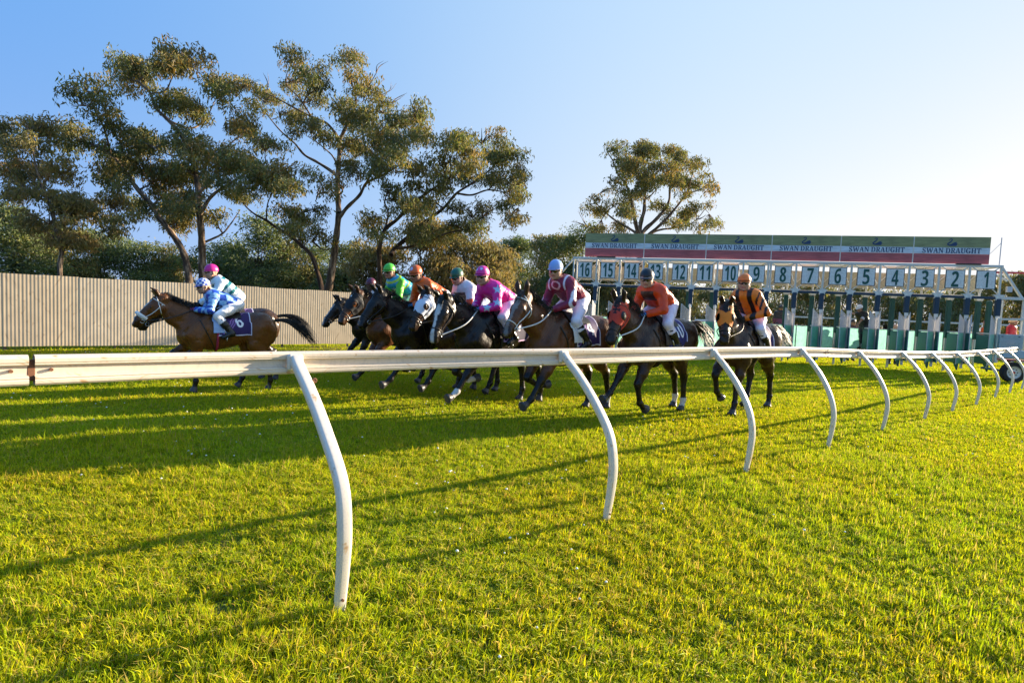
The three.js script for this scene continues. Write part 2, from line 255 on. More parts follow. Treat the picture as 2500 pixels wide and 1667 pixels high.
// ---------------------------------------------------------------- running rail
const BASES = [[832, 1488], [1485, 1266], [1825.5, 1151.6], [2026, 1091], [2158.6, 1049.6], [2261, 1021.5], [2328.6, 1002.6], [2386.7, 987], [2432.6, 969.5], [2468, 957.7]].map(([x, y]) => { const p = at(x, y, 0, 0.035); return [p[0], p[2]]; });
const REACH = [0.84, 0.62, 0.52, 0.47, 0.46, 0.46, 0.46, 0.46, 0.46, 0.46], TOPS = [1.325, 1.33, 1.325, 1.31, 1.25, 1.20, 1.17, 1.145, 1.135, 1.145];
{
  const ext = (a, b) => [2 * a[0] - b[0], 2 * a[1] - b[1]];
  BASES.unshift(ext(BASES[0], BASES[1])); REACH.unshift(0.55); TOPS.unshift(1.36);
  for (let i = 0; i < 2; i++) { BASES.push(ext(BASES.at(-1), BASES.at(-2))); REACH.push(0.46); TOPS.push(1.15); }
  const rust = dataTexture(256, (u, v) => { const a = tnoise(u, v, 14, 3.3), b = tnoise(u, v, 50, 6.1), d = max(0, a * 1.4 + b * 0.7 - 0.68), f = 1 - 0.08 * abs(b); return [0.925 * f - d * 0.2, 0.885 * f - d * 0.4, 0.83 * f - d * 0.6]; });
  const white = new THREE.MeshStandardMaterial({ map: rust, roughness: 0.42, color: 0xf4eee6, side: THREE.DoubleSide });
  const postM = new THREE.MeshStandardMaterial({ map: rust, roughness: 0.38, color: 0xf6f6f6, side: THREE.DoubleSide });
  const rustM = lin(0.20, 0.085, 0.045, 0.9);
  const rail = thing('running_rail', 'long white running rail on curved goose-neck posts along the near side of the track', 'rail', [0, 0, 0]);
  const line = BASES.map((b, i) => V3(b[0] + RAIL_N[0] * REACH[i], TOPS[i], b[1] + RAIL_N[1] * REACH[i]));
  const curve = new THREE.CatmullRomCurve3(line, false, 'centripetal');
  // section: rounded upper tube, recessed web, lower tube (across, up from the top edge); negative across faces the camera
  const prof = [[-0.012, 0], [-0.026, -0.006], [-0.034, -0.016], [-0.034, -0.032], [-0.03, -0.039], [-0.031, -0.043], [-0.026, -0.048], [-0.007, -0.05], [-0.006, -0.095], [-0.03, -0.1], [-0.033, -0.106], [-0.03, -0.112], [-0.033, -0.118], [-0.032, -0.131], [-0.024, -0.14], [0.024, -0.14], [0.032, -0.131], [0.033, -0.106], [0.006, -0.095], [0.006, -0.05], [0.031, -0.043], [0.034, -0.016], [0.026, -0.006], [0.012, 0]];
  const n = 12;
  function section(t0, t1) {
    const pos = [], uv = [], idx = [], P = prof.length; let len = t0 * 25;
    for (let i = 0; i <= n; i++) {
      const t = t0 + (t1 - t0) * i / n, c = curve.getPoint(t), d = curve.getTangent(t), sx = -d.z, sz = d.x, q = hypot(sx, sz), ax = -sx / q, az = -sz / q; // ax, az point to the track
      prof.concat([prof[0]]).forEach(([a, h], j) => { pos.push(c.x + ax * a, c.y + h, c.z + az * a); uv.push(t * 26, j * 0.02); if (i && j) { const p = i * (P + 1) + j; idx.push(p, p - 1, p - P - 2, p, p - P - 2, p - P - 1); } });
    }
    const g = new THREE.BufferGeometry(); g.setAttribute('position', new THREE.Float32BufferAttribute(pos, 3)); g.setAttribute('uv', new THREE.Float32BufferAttribute(uv, 2)); g.setIndex(idx);
    const h = g.toNonIndexed(); h.computeVertexNormals(); return h;
  }
  const N = line.length - 1;
  const cuts = []; for (let i = 0; i <= N; i++) cuts.push(i / N); const joints = [0.436, 4.42, 8.4];
  const all = [0, ...joints.map((j) => j / N), 1];
  for (let i = 0; i + 1 < all.length; i++) { const k = Math.ceil((all[i + 1] - all[i]) * N); for (let j = 0; j < k; j++) { const a = all[i] + (all[i + 1] - all[i]) * j / k, b = all[i] + (all[i + 1] - all[i]) * (j + 1) / k; mesh('rail_section', section(a + (j ? 0 : 0.0004), b - (j === k - 1 ? 0.0004 : 0)), white, rail); } }
  for (const j of joints.slice(0, 2)) { // sleeve inside each joint with stained bolts
    const c = curve.getPoint(j / N), d = curve.getTangent(j / N), a = Math.atan2(d.x, d.z);
    const g = box(0.016, 0.1, 0.03, 0, -0.072, 0, 0.004); g.rotateY(a); g.translate(c.x, c.y, c.z); mesh('joint_sleeve', g, rustM, rail);
    for (const s of [-0.07, 0.07]) { const b = new THREE.CylinderGeometry(0.008, 0.008, 0.02, 8); b.rotateZ(PI / 2); b.translate(-0.012, -0.072, s); const b2 = new THREE.CylinderGeometry(0.008, 0.008, 0.02, 8); b2.rotateZ(PI / 2); b2.translate(0.012, -0.072, s); for (const q of [b, b2]) { q.rotateY(a); q.translate(c.x, c.y, c.z); } mesh('joint_bolt', join([b, b2]), rustM, rail); }
  }
  for (let i = 1; i < line.length - 1; i++) {
    const b = BASES[i], R0 = REACH[i] - 0.035, H = TOPS[i];
    const k = (s, h) => [b[0] + RAIL_N[0] * s, h, b[1] + RAIL_N[1] * s];
    const pts = [k(0.02, -0.1), k(0.015, 0.05), k(-0.012, H * 0.2), k(-0.02, H * 0.36), k(0.03, H * 0.52), k(R0 * 0.34, H * 0.70), k(R0 * 0.66, H * 0.845), k(R0 * 0.88, H * 0.925), k(R0 * 0.985, H * 0.968)];
    // flattened oval tube
    const c = new THREE.CatmullRomCurve3(pts.map((p) => V3(...p))), seg = 40, rs = 14, pos = [], uv = [], idx = [], al = V3(RAIL_DIR[0], 0, RAIL_DIR[1]);
    for (let q = 0; q <= seg; q++) {
      const p = c.getPointAt(q / seg), t = c.getTangentAt(q / seg), nn = V3().crossVectors(t, al).normalize(), taper = 1 - 0.28 * max(0, 1 - q / seg * 3.5) ;
      for (let j = 0; j <= rs; j++) { const a = j / rs * 2 * PI, ca = Math.sign(cos(a)) * Math.pow(abs(cos(a)), 0.6), sa = Math.sign(sin(a)) * Math.pow(abs(sin(a)), 0.6), u = al.clone().multiplyScalar(ca * 0.037 * taper).addScaledVector(nn, sa * 0.028 * taper); pos.push(p.x + u.x, p.y + u.y, p.z + u.z); uv.push(j / rs * 0.5 + i * 0.37, q / seg * 2); if (q && j) { const w = q * (rs + 1) + j; idx.push(w, w - 1, w - rs - 2, w, w - rs - 2, w - rs - 1); } }
    }
    const g = new THREE.BufferGeometry(); g.setAttribute('position', new THREE.Float32BufferAttribute(pos, 3)); g.setAttribute('uv', new THREE.Float32BufferAttribute(uv, 2)); g.setIndex(idx); g.computeVertexNormals();
    const post = mesh('post', g, postM, rail), ang = Math.atan2(RAIL_DIR[0], RAIL_DIR[1]);
    // cast head that clasps the rail
    const hd = [box(0.045, 0.11, 0.10, 0, 0, 0, 0.02)]; hd[0].rotateY(ang); hd[0].translate(line[i].x - RAIL_N[0] * 0.043, H - 0.066, line[i].z - RAIL_N[1] * 0.043); mesh('rail_clamp', hd[0], postM, post);
    const r1 = new THREE.CylinderGeometry(0.011, 0.011, 0.05, 8); r1.rotateX(PI / 2); const r2 = new THREE.TorusGeometry(0.012, 0.005, 6, 12); r2.rotateY(PI / 2); r2.translate(0, 0.006, 0.022); const rb = join([r1, r2]); rb.rotateY(ang);
    const bp = c.getPointAt(0.86); rb.translate(bp.x + RAIL_DIR[0] * 0.024, bp.y + 0.012, bp.z + RAIL_DIR[1] * 0.024); mesh('wing_bolt', rb, rustM, post);
    const st = new THREE.CylinderGeometry(0.007, 0.007, 0.012, 8); st.rotateX(PI / 2); const nrm = Math.atan2(-RAIL_N[0], -RAIL_N[1]); st.rotateY(nrm); const fp = c.getPointAt(0.11); st.translate(fp.x - RAIL_N[0] * 0.03, fp.y, fp.z - RAIL_N[1] * 0.03); mesh('foot_bolt', st, rustM, post);
  }
}

// ---------------------------------------------------------------- corrugated fence
{
  const a = at(-330, 852, 0, 0.1), b = at(905, 841, 0, 0.1), A = [a[0], a[2]], B = [b[0], b[2]], L = hypot(B[0] - A[0], B[1] - A[1]), w = 0.76, n = Math.ceil(L / w);
  const f = thing('corrugated_fence', 'tall cream corrugated steel fence behind the track on the left', 'fence', [A[0], 0, A[1]], Math.atan2(-(B[1] - A[1]), B[0] - A[0]));
  const streak = dataTexture(256, (u, v) => { const s = 0.96 + 0.05 * tnoise(u, 0.3, 40, 2.1) + 0.05 * tnoise(u, v, 6, 4.1); const d = max(0, tnoise(u, v * 0.5, 22, 8.1) - 0.35) * 0.3; return [0.82 * s - d, 0.75 * s - d * 1.1, 0.65 * s - d * 1.1]; });
  const mats = [0, 1, 2].map((i) => { const t = streak.clone(); t.offset.set(i * 0.37, i * 0.2); t.needsUpdate = true; return new THREE.MeshStandardMaterial({ map: t, roughness: 0.55, side: THREE.DoubleSide, color: [0xffffff, 0xf6f3ee, 0xfbf7f0][i] }); });
  function sheet(amp, h) {
    const nx = 80, pos = [], uv = [], idx = [];
    for (let j = 0; j <= 1; j++) for (let i = 0; i <= nx; i++) { const x = i / nx * w, z = 0.0021 * amp * sin(x / 0.076 * 2 * PI); pos.push(x, j * h, z); uv.push(x / 1.5, j * h / 1.5); if (j && i) { const p = nx + 1 + i; idx.push(p, p - 1, i - 1, p, i - 1, i); } }
    const g = new THREE.BufferGeometry(); g.setAttribute('position', new THREE.Float32BufferAttribute(pos, 3)); g.setAttribute('uv', new THREE.Float32BufferAttribute(uv, 2)); g.setIndex(idx); g.computeVertexNormals(); return g;
  }
  const geos = [sheet(1, 1.87), sheet(1.05, 1.875), sheet(0.97, 1.865)], r = rng(5);
  for (let i = 0; i < n; i++) { const m = mesh('sheet', geos[i % 3], mats[floor(r() * 3)], f); m.position.set(i * w, 0.14 + (r() - 0.5) * 0.012, (i % 2) * 0.003 + (r() - 0.5) * 0.004); m.rotation.y = (r() - 0.5) * 0.006; }
  const steel = lin(0.16, 0.13, 0.11, 0.8);
  mesh('bottom_rail', box(n * w, 0.07, 0.05, n * w / 2, 0.22, -0.05), steel, f); mesh('top_rail', box(n * w, 0.06, 0.05, n * w / 2, 1.86, -0.05), steel, f);
  for (let i = 0; i <= n; i += 3) mesh('post', box(0.06, 2.0, 0.06, i * w + 0.02, 0.9, -0.11), steel, f);
}
// ---------------------------------------------------------------- starting gate
const GATE = { x: 2.927, z: -22.433, turn: -13.2 * D2R, bay: 0.95, deep: 1.12 };
function gatePoint(x, y, z) { const c = cos(GATE.turn), s = sin(GATE.turn); return [GATE.x + x * c + z * s, y, GATE.z - x * s + z * c]; }
const sansBold = await new FontLoader().loadAsync('fonts/droid/droid_sans_bold.typeface.json');
const serifBold = await new FontLoader().loadAsync('fonts/droid/droid_serif_bold.typeface.json');
function text(str, font, size, depth, wide) {
  const g = new TextGeometry(str, { font, size, depth, curveSegments: 5, bevelEnabled: false }); g.computeBoundingBox(); const b = g.boundingBox;
  g.translate(-(b.min.x + b.max.x) / 2, -(b.min.y + b.max.y) / 2, 0); if (wide) g.scale(wide / (b.max.x - b.min.x), 1, 1); return g;
}
{
  const { bay, deep } = GATE, gate = thing('starting_gate', 'sixteen stall starting gate with numbered plates and striped billboard across the track', 'starting gate', [GATE.x, 0, GATE.z], GATE.turn);
  const grime = dataTexture(128, (u, v) => { const a = 0.93 + 0.09 * tnoise(u, v, 12, 1.1) + 0.06 * tnoise(u, v, 40, 3.1); return [a, a * 0.99, a * 0.965]; });
  const white = lin(0.82, 0.82, 0.80, 0.45, { map: grime }), navy = lin(0.012, 0.04, 0.075, 0.55), green = lin(0.012, 0.075, 0.06, 0.55), steel = lin(0.58, 0.58, 0.6, 0.4, { metalness: 0.35 });
  const canvas = new THREE.MeshPhysicalMaterial({ color: new THREE.Color().setRGB(0.36, 0.80, 0.72), roughness: 1, transmission: 0.68, thickness: 0, side: THREE.DoubleSide, map: grime });
  const pad = lin(0.03, 0.13, 0.125, 0.7), plateM = lin(0.88, 0.92, 0.95, 0.5, { map: grime }), numM = lin(0.008, 0.09, 0.07, 0.5), edgeM = lin(0.05, 0.08, 0.09, 0.5), cream = lin(0.60, 0.55, 0.43, 0.7, { map: grime });
  const roofM = new THREE.MeshPhysicalMaterial({ color: 0xf2f2ee, roughness: 1, transmission: 0.5, thickness: 0, side: THREE.DoubleSide });
  const X0 = -bay / 2, X1 = 15.5 * bay, LEN = X1 - X0, cx = (X0 + X1) / 2, TOP = 3.92, CROSS = 2.83;
  mesh('top_beam', box(LEN + 0.1, 0.09, 0.08, cx, TOP, 0), white, gate);
  mesh('rear_beam', box(LEN + 0.1, 0.09, 0.08, cx, TOP, -deep), white, gate);
  mesh('rear_cross_rail', box(LEN, 0.06, 0.06, cx, 2.9, -deep), white, gate);
  const shape = (pts, d) => { const s = new THREE.Shape(pts.map((p) => new THREE.Vector2(...p))); return new THREE.ExtrudeGeometry(s, { depth: d, bevelEnabled: false }); };
  const G = {
    upper: box(0.065, TOP - CROSS - 0.05, 0.065, 0, (TOP + CROSS) / 2, 0), roofBar: box(0.05, 0.05, deep - 0.1, 0, TOP - 0.01, -deep / 2), lower: join([box(0.17, CROSS - 2.2, 0.15, 0, (CROSS + 2.2) / 2 - 0.05, 0, 0.04)]),
    stem: box(0.07, 1.95, 0.07, 0, 1.2, 0), label: box(0.13, 0.12, 0.02, 0, 2.1, 0.05, 0.003),
    bracket: (() => { const g = shape([[-0.2, 0.1], [0.2, 0.1], [0.1, -0.02], [0.1, -0.1], [-0.1, -0.1], [-0.1, -0.02]], 0.09); g.translate(0, CROSS - 0.01, -0.04); return g; })(),
    rear: box(0.17, 1.45, 0.15, 0, 2.0, -deep, 0.04), rearCap: (() => { const g = shape([[-0.14, 0.06], [0.14, 0.06], [0.09, -0.05], [-0.09, -0.05]], 0.16); g.translate(0, 2.78, -deep - 0.08); return g; })(), rearUp: box(0.065, TOP - 2.85, 0.065, 0, (TOP + 2.85) / 2, -deep),
    rearLeg: box(0.07, 1.3, 0.07, 0, 0.65, -deep - 0.02), side: box(0.09, 1.08, deep - 0.2, 0, 0.93, -deep / 2, 0.04), sideRail: box(0.05, 0.05, deep, 0, 1.52, -deep / 2), foot: (() => { const g = shape([[0, 0.45], [0.34, 0.45], [0.05, 0.14]], 0.05); g.rotateY(PI / 2); g.translate(-0.025, 0, -0.2); return g; })(),
    cross: box(bay - 0.22, 0.09, 0.09, 0, CROSS - 0.03, 0), plate: box(0.56, 0.62, 0.025, 0, 3.43, 0.075, 0.004), frame: join([box(0.6, 0.022, 0.03, 0, 3.75, 0.072, 0), box(0.6, 0.022, 0.03, 0, 3.11, 0.072, 0), box(0.022, 0.62, 0.03, -0.289, 3.43, 0.072, 0), box(0.022, 0.62, 0.03, 0.289, 3.43, 0.072, 0)]),
    braceA: bar([-0.43, TOP - 0.03, 0.02], [-0.26, 3.76, 0.05], 0.03, 0.03), braceB: bar([0.43, TOP - 0.03, 0.02], [0.26, 3.76, 0.05], 0.03, 0.03), braceC: bar([-0.43, 2.93, 0.03], [-0.24, 3.1, 0.05], 0.04, 0.03), braceD: bar([0.43, 2.93, 0.03], [0.24, 3.1, 0.05], 0.04, 0.03),
    fascia: box(bay - 0.1, 0.62, 0.02, 0, 3.38, -deep + 0.06, 0.002), fasciaBrace: bar([-0.42, 2.95, -deep + 0.1], [0.42, 3.85, -deep + 0.1], 0.035, 0.03), inner: bar([0.44, 3.2, -0.1], [0.44, 3.88, -0.9], 0.03, 0.03), roof: box(bay - 0.06, 0.012, deep - 0.2, 0, TOP + 0.035, -deep / 2, 0),
  };
  const leaf = (sgn, seed) => { // hung canvas with soft folds
    const nx = 10, ny = 12, pos = [], uv = [], idx = [], w = 0.4, h = 1.1;
    for (let j = 0; j <= ny; j++) for (let i = 0; i <= nx; i++) { const u = i / nx, v = j / ny; pos.push(sgn * (0.02 + u * w), 0.4 + v * h - 0.025 * sin(u * PI) * v, 0.03 * (1 - v * 0.8) * nz(u * 4 + seed, v * 1.2, 0.3 + seed)); uv.push(u * 0.5, v); if (i && j) { const p = j * (nx + 1) + i; idx.push(p, p - 1, p - nx - 2, p, p - nx - 2, p - nx - 1); } }
    const g = new THREE.BufferGeometry(); g.setAttribute('position', new THREE.Float32BufferAttribute(pos, 3)); g.setAttribute('uv', new THREE.Float32BufferAttribute(uv, 2)); g.setIndex(idx); g.computeVertexNormals(); return g;
  };
  const leafs = [leaf(-1, 1.2), leaf(1, 4.7), leaf(-1, 7.9), leaf(1, 11.3)], stile = box(0.035, 1.16, 0.035, 0, 0.96, 0), toprod = box(0.86, 0.03, 0.03, 0, 1.5, 0);
  // a front door leaf that stands open: grille with a slanting top above a padded canvas
  const bars = []; for (let i = 0; i < 12; i++) { const u = 0.02 + i * 0.036, t = 1.92 + u * 0.55; bars.push(box(0.011, t - 1.52, 0.011, u, (t + 1.52) / 2, 0, 0)); }
  bars.push(bar([0, 1.92, 0], [0.44, 2.16, 0], 0.028, 0.028), box(0.44, 0.03, 0.03, 0.22, 1.52, 0), bar([0, 0.38, 0], [0, 1.95, 0], 0.03, 0.03), bar([0.44, 0.38, 0], [0.44, 2.16, 0], 0.025, 0.025)); const grille = join(bars);
  const doorPad = box(0.42, 1.1, 0.03, 0.22, 0.95, 0, 0.012);
  const copy = (n, g, m, x, y = 0, z = 0, ry = 0, p = gate) => { const o = mesh(n, g, m, p); o.position.set(x, y, z); o.rotation.y = ry; return o; };
  for (let i = 0; i <= 16; i++) {
    for (const e of i === 8 ? [-0.045, 0.045] : [0]) {
      const x = X0 + i * bay + e;
      copy('upper_post', G.upper, white, x);
      if (e > 0) continue;
      copy('post_bracket', G.bracket, white, x); copy('padded_post', G.lower, navy, x); copy('post_stem', G.stem, steel, x); copy('post_label', G.label, white, x); copy('roof_bar', G.roofBar, white, x);
      copy('rear_padded_post', G.rear, green, x); copy('rear_cap', G.rearCap, white, x); copy('rear_upper_post', G.rearUp, white, x); copy('rear_leg', G.rearLeg, steel, x);
      copy('side_partition', G.side, pad, x); copy('side_rail', G.sideRail, steel, x); copy('partition_foot', G.foot, pad, x);
      const d1 = copy('front_door', grille, steel, x - 0.05, 0, 0.06, -2.35); mesh('door_pad', doorPad, canvas, d1);
      if (i < 16) { const d2 = copy('front_door', grille, steel, x + 0.03, 0, 0.06, -1.78); mesh('door_pad', doorPad, pad, d2); }
    }
  }
  for (let i = 0; i < 16; i++) {
    const x = i * bay, num = String(16 - i);
    copy('cross_bar', G.cross, navy, x); copy('brace', G.braceA, white, x); copy('brace', G.braceB, white, x); copy('brace', G.braceC, white, x); copy('brace', G.braceD, white, x); copy('brace', G.inner, white, x);
    const pl = copy('number_plate', G.plate, plateM, x); pl.userData = { label: 'square white plate with dark green number ' + num };
    mesh('plate_edge', G.frame, edgeM, pl); const t = text(num, sansBold, 0.56, 0.008, num.length > 1 ? 0.40 : num === '1' ? 0.13 : 0.225); t.translate(0, 3.43, 0.088); mesh('numeral', t, numM, pl);
    copy('fascia_panel', G.fascia, cream, x); copy('fascia_brace', G.fasciaBrace, white, x);
    if ([3, 4, 5, 7, 8, 10, 11, 13, 15].includes(i)) copy('roof_sheet', G.roof, roofM, x);
    const rd = copy('rear_door', toprod, steel, x, 0, -deep - 0.06);
    mesh('canvas_leaf', leafs[i % 2 * 2], canvas, rd); mesh('canvas_leaf', leafs[i % 2 * 2 + 1], canvas, rd);
    for (const s of [-0.42, 0, 0.42]) { const o = mesh('stile', stile, white, rd); o.position.x = s; }
  }
  // billboard along the top
  const B0 = -0.06, B1 = 14.42, PW = (B1 - B0) / 6, Y0 = 4.0, HH = 0.97, zB = -0.16;
  const stain = dataTexture(256, (u, v) => { const a = 0.92 + 0.12 * tnoise(u, v, 6, 3.1) + 0.07 * tnoise(u, v, 24, 5.7); return [a, a, a]; });
  const khaki = lin(0.33, 0.36, 0.17, 0.6, { map: stain }), pale = lin(0.74, 0.84, 0.93, 0.55, { map: stain }), red = lin(0.52, 0.13, 0.14, 0.6, { map: stain }), ink = lin(0.02, 0.055, 0.14, 0.5);
  const swan = (() => { const s = new THREE.Shape(); s.moveTo(-0.155, 0.0); s.bezierCurveTo(-0.16, -0.05, -0.12, -0.085, -0.05, -0.09); s.lineTo(0.13, -0.09); s.bezierCurveTo(0.165, -0.06, 0.15, -0.04, 0.175, 0.02); s.bezierCurveTo(0.13, 0.005, 0.12, 0.03, 0.165, 0.055); s.bezierCurveTo(0.1, 0.07, 0.04, 0.05, 0.0, 0.0); s.bezierCurveTo(-0.04, -0.035, -0.09, -0.04, -0.115, -0.02); s.bezierCurveTo(-0.06, 0.03, 0.02, 0.08, 0.012, 0.15); s.bezierCurveTo(0.005, 0.2, -0.06, 0.21, -0.085, 0.165); s.lineTo(-0.105, 0.125); s.lineTo(-0.065, 0.145); s.bezierCurveTo(-0.045, 0.175, -0.018, 0.17, -0.022, 0.135); s.bezierCurveTo(-0.03, 0.09, -0.11, 0.06, -0.155, 0.0); const g = new THREE.ExtrudeGeometry(s, { depth: 0.006, bevelEnabled: false, curveSegments: 6 }); g.scale(1, 0.95, 1); return g; })();
  const words = text('SWAN DRAUGHT', serifBold, 0.185, 0.006, 1.84);
  const pg = [box(PW - 0.02, 0.40 * HH, 0.04, 0, Y0 + 0.8 * HH, zB, 0.003), box(PW - 0.02, 0.235 * HH - 0.004, 0.04, 0, Y0 + 0.482 * HH, zB + 0.002, 0.003), box(PW - 0.02, 0.365 * HH - 0.004, 0.04, 0, Y0 + 0.181 * HH, zB, 0.003)], div = box(0.035, HH * 0.98, 0.02, 0, Y0 + HH / 2, zB + 0.02), back = box(0.05, HH, 0.05, 0, Y0 + HH / 2, zB - 0.05);
  for (let i = 0; i < 6; i++) {
    const x = B0 + PW * (i + 0.5), p = copy('billboard_panel', pg[0], khaki, x); mesh('white_band', pg[1], pale, p); mesh('red_band', pg[2], red, p);
    const w = mesh('lettering', words, ink, p); w.position.set(0, Y0 + 0.485 * HH, zB + 0.022); const sw = mesh('swan_emblem', swan, ink, p); sw.position.set(0.0, Y0 + 0.745 * HH, zB + 0.02);
    if (i) copy('divider', div, white, B0 + PW * i); copy('billboard_post', back, white, B0 + PW * i + 0.3);
  }
  for (const x of [0.85, 13.7]) mesh('lamp_bar', box(0.75, 0.05, 0.12, x, Y0 - 0.02, 0.02), lin(0.06, 0.04, 0.04, 0.6), gate);
  // left and right end frames, mast, control box and wheel
  mesh('end_strut', bar([X0, TOP, -0.02], [X0 - 0.55, 3.25, -0.05], 0.06, 0.06), white, gate);
  mesh('end_strut', bar([X1, TOP, -0.02], [X1 + 0.72, CROSS, -0.05], 0.09, 0.07), white, gate);
  mesh('end_strut', bar([X1 + 0.12, TOP - 0.02, -deep], [X1 + 0.84, 3.5, -deep], 0.09, 0.07), white, gate);
  mesh('end_beam', box(0.86, 0.1, 0.09, X1 + 0.4, CROSS - 0.03, 0), white, gate);
  for (const [x, z] of [[0.78, 0], [0.78, -1.2], [1.5, -0.3]]) mesh('end_post', box(0.08, CROSS - 0.5, 0.08, X1 + x, (CROSS + 0.5) / 2 - 0.05, z), white, gate);
  mesh('side_post', box(0.16, 3.4, 0.16, X1 + 1.32, 2.2, -0.6), white, gate);
  mesh('rear_padded_post', box(0.17, 1.5, 0.15, X1 + 0.35, 2.0, -deep, 0.04), green, gate);
  mesh('mast', bar([X1 - 0.02, TOP, -0.1], [X1 - 0.02, 4.95, -0.1], 0.025, 0.025), steel, gate); mesh('mast_stay', bar([X1 - 0.03, 4.75, -0.1], [B1 - 0.02, 4.35, zB], 0.015, 0.015), steel, gate);
  mesh('junction_box', box(0.16, 0.2, 0.1, X1 + 0.28, 3.12, 0.02), steel, gate);
  const ctl = mesh('control_box', box(0.72, 0.5, 0.35, X1 + 0.36, 1.28, 0.1, 0.02), lin(0.42, 0.52, 0.58, 0.5, { map: grime }), gate);
  mesh('box_vent', join([0, 1, 2, 3].map((k) => box(0.26, 0.012, 0.01, X1 + 0.32, 1.2 + k * 0.04, 0.28, 0))), steel, ctl); for (const s of [-0.28, 0.22]) mesh('hatch_catch', box(0.06, 0.03, 0.02, X1 + 0.36 + s, 1.45, 0.283), navy, ctl);
  mesh('lower_box', box(0.7, 0.28, 0.3, X1 + 0.5, 0.84, 0.12, 0.02), lin(0.36, 0.47, 0.54, 0.5), gate);
  mesh('guard_frame', join([bar([X1 - 0.02, 2.05, 0.15], [X1 + 0.74, 2.08, 0.15], 0.07, 0.07), bar([X1, 0.5, 0.15], [X1, 2.05, 0.15], 0.07, 0.07), bar([X1 + 0.74, 0.6, 0.15], [X1 + 0.74, 2.08, 0.15], 0.05, 0.05)]), white, gate);
  mesh('chassis', box(2.2, 0.12, 0.14, X1 + 0.9, 0.72, -0.4), pad, gate);
  const wp = at(2471, 934, 0, 0), c = cos(GATE.turn), s = sin(GATE.turn), dx = wp[0] - GATE.x, dz = wp[2] - GATE.z, wx = dx * c - dz * s, wz = dx * s + dz * c, r = 0.33;
  const tp = [[0.2, -0.08], [0.27, -0.1], [0.31, -0.095], [0.33, -0.075], [0.33, 0.075], [0.31, 0.095], [0.27, 0.1], [0.2, 0.08]].map((p) => new THREE.Vector2(...p));
  const tyre = new THREE.LatheGeometry(tp, 40); tyre.rotateX(PI / 2); const rim = new THREE.LatheGeometry([[0.001, 0.05], [0.05, 0.055], [0.07, 0.03], [0.15, 0.02], [0.18, 0.05], [0.21, 0.085], [0.2, -0.05]].map((p) => new THREE.Vector2(...p)), 32); rim.rotateX(PI / 2);
  const wheel = mesh('wheel', tyre, lin(0.02, 0.02, 0.022, 0.85), gate); wheel.position.set(wx, r, wz); mesh('rim', rim, white, wheel);
  const hub = new THREE.CylinderGeometry(0.035, 0.04, 0.03, 12); hub.rotateX(PI / 2); hub.translate(0, 0, 0.065); mesh('hub', hub, lin(0.45, 0.03, 0.03, 0.5), wheel);
  for (let k = 0; k < 8; k++) { const h = new THREE.CylinderGeometry(0.016, 0.016, 0.012, 8); h.rotateX(PI / 2); h.translate(0.115 * cos(k * PI / 4), 0.115 * sin(k * PI / 4), 0.03); mesh('rim_hole', h, lin(0.02, 0.02, 0.02, 0.8), wheel); }
  mesh('axle', bar([wx, r, wz - 0.05], [wx, r, wz - 1.6], 0.07, 0.07), pad, gate); mesh('axle_arm', bar([wx, r, wz - 0.3], [X1 + 0.9, 0.7, -0.4], 0.07, 0.07), pad, gate);
  mesh('mudguard', box(0.8, 0.05, 0.26, wx, 0.73, wz), lin(0.35, 0.07, 0.07, 0.6), gate);
  mesh('side_beacon_bar', box(1.2, 0.07, 0.1, X1 + 1.1, 3.82, -1.2), lin(0.4, 0.03, 0.05, 0.5), gate);
}
// ---------------------------------------------------------------- horses
const COATS = {
  bay: { coat: [0.12, 0.043, 0.014], back: [0.06, 0.022, 0.01], dark: [0.009, 0.0065, 0.0055] },
  brightbay: { coat: [0.17, 0.06, 0.013], back: [0.05, 0.018, 0.007], dark: [0.009, 0.0065, 0.0055] },
  brown: { coat: [0.05, 0.022, 0.011], back: [0.025, 0.012, 0.007], dark: [0.012, 0.009, 0.008] },
  black: { coat: [0.018, 0.011, 0.008], back: [0.011, 0.007, 0.006], dark: [0.010, 0.008, 0.008] },
};
const coatBump = dataTexture(512, (u, v) => { const a = tnoise(u, v, 14, 3.9), b = tnoise(u, v * 0.5, 60, 8.8), c = 1 - abs(tnoise(u, v, 9, 6.6)) * 3, h = 0.5 + 0.28 * a + 0.14 * b + 0.10 * max(0, c); return [h, h, h]; }, false), coatGloss = dataTexture(256, (u, v) => { const h = 0.62 + 0.55 * tnoise(u, v, 8, 12.1) + 0.25 * tnoise(u, v, 30, 3.1); return [h, h, h]; }, false);
const coatM = new THREE.MeshPhysicalMaterial({ vertexColors: true, bumpMap: coatBump, bumpScale: 0.012, roughnessMap: coatGloss, roughness: 0.62, clearcoat: 0.12, clearcoatRoughness: 0.25, specularIntensity: 0.55 });
const hairM = lin(0.014, 0.011, 0.009, 0.5), leatherM = lin(0.02, 0.014, 0.011, 0.45), blackM = lin(0.012, 0.012, 0.014, 0.5), eyeM = lin(0.01, 0.006, 0.004, 0.08), irons = lin(0.6, 0.6, 0.6, 0.25, { metalness: 0.9 });
const whiteLeather = lin(0.72, 0.72, 0.70, 0.6), fleece = lin(0.76, 0.75, 0.73, 1);
const HS = 1.16;                                                            // heads are long
const dirOf = (deg) => [sin(deg * D2R), -cos(deg * D2R)];                    // measured from straight down, forward positive
function ribbonHair(list, seed, side = 3) { // list of [points, r0]
  return join(list.map(([p, r]) => tube(p, (t) => r * (1 - t * 0.92), 6, side)));
}
function lead(P, h, n, w) { return (u, v, z = 0) => { u *= HS; v *= HS; z *= HS; return [P[0] + h[0] * u + n[0] * v + w[0] * z, P[1] + h[1] * u + n[1] * v + w[1] * z, P[2] + h[2] * u + n[2] * v + w[2] * z]; }; }
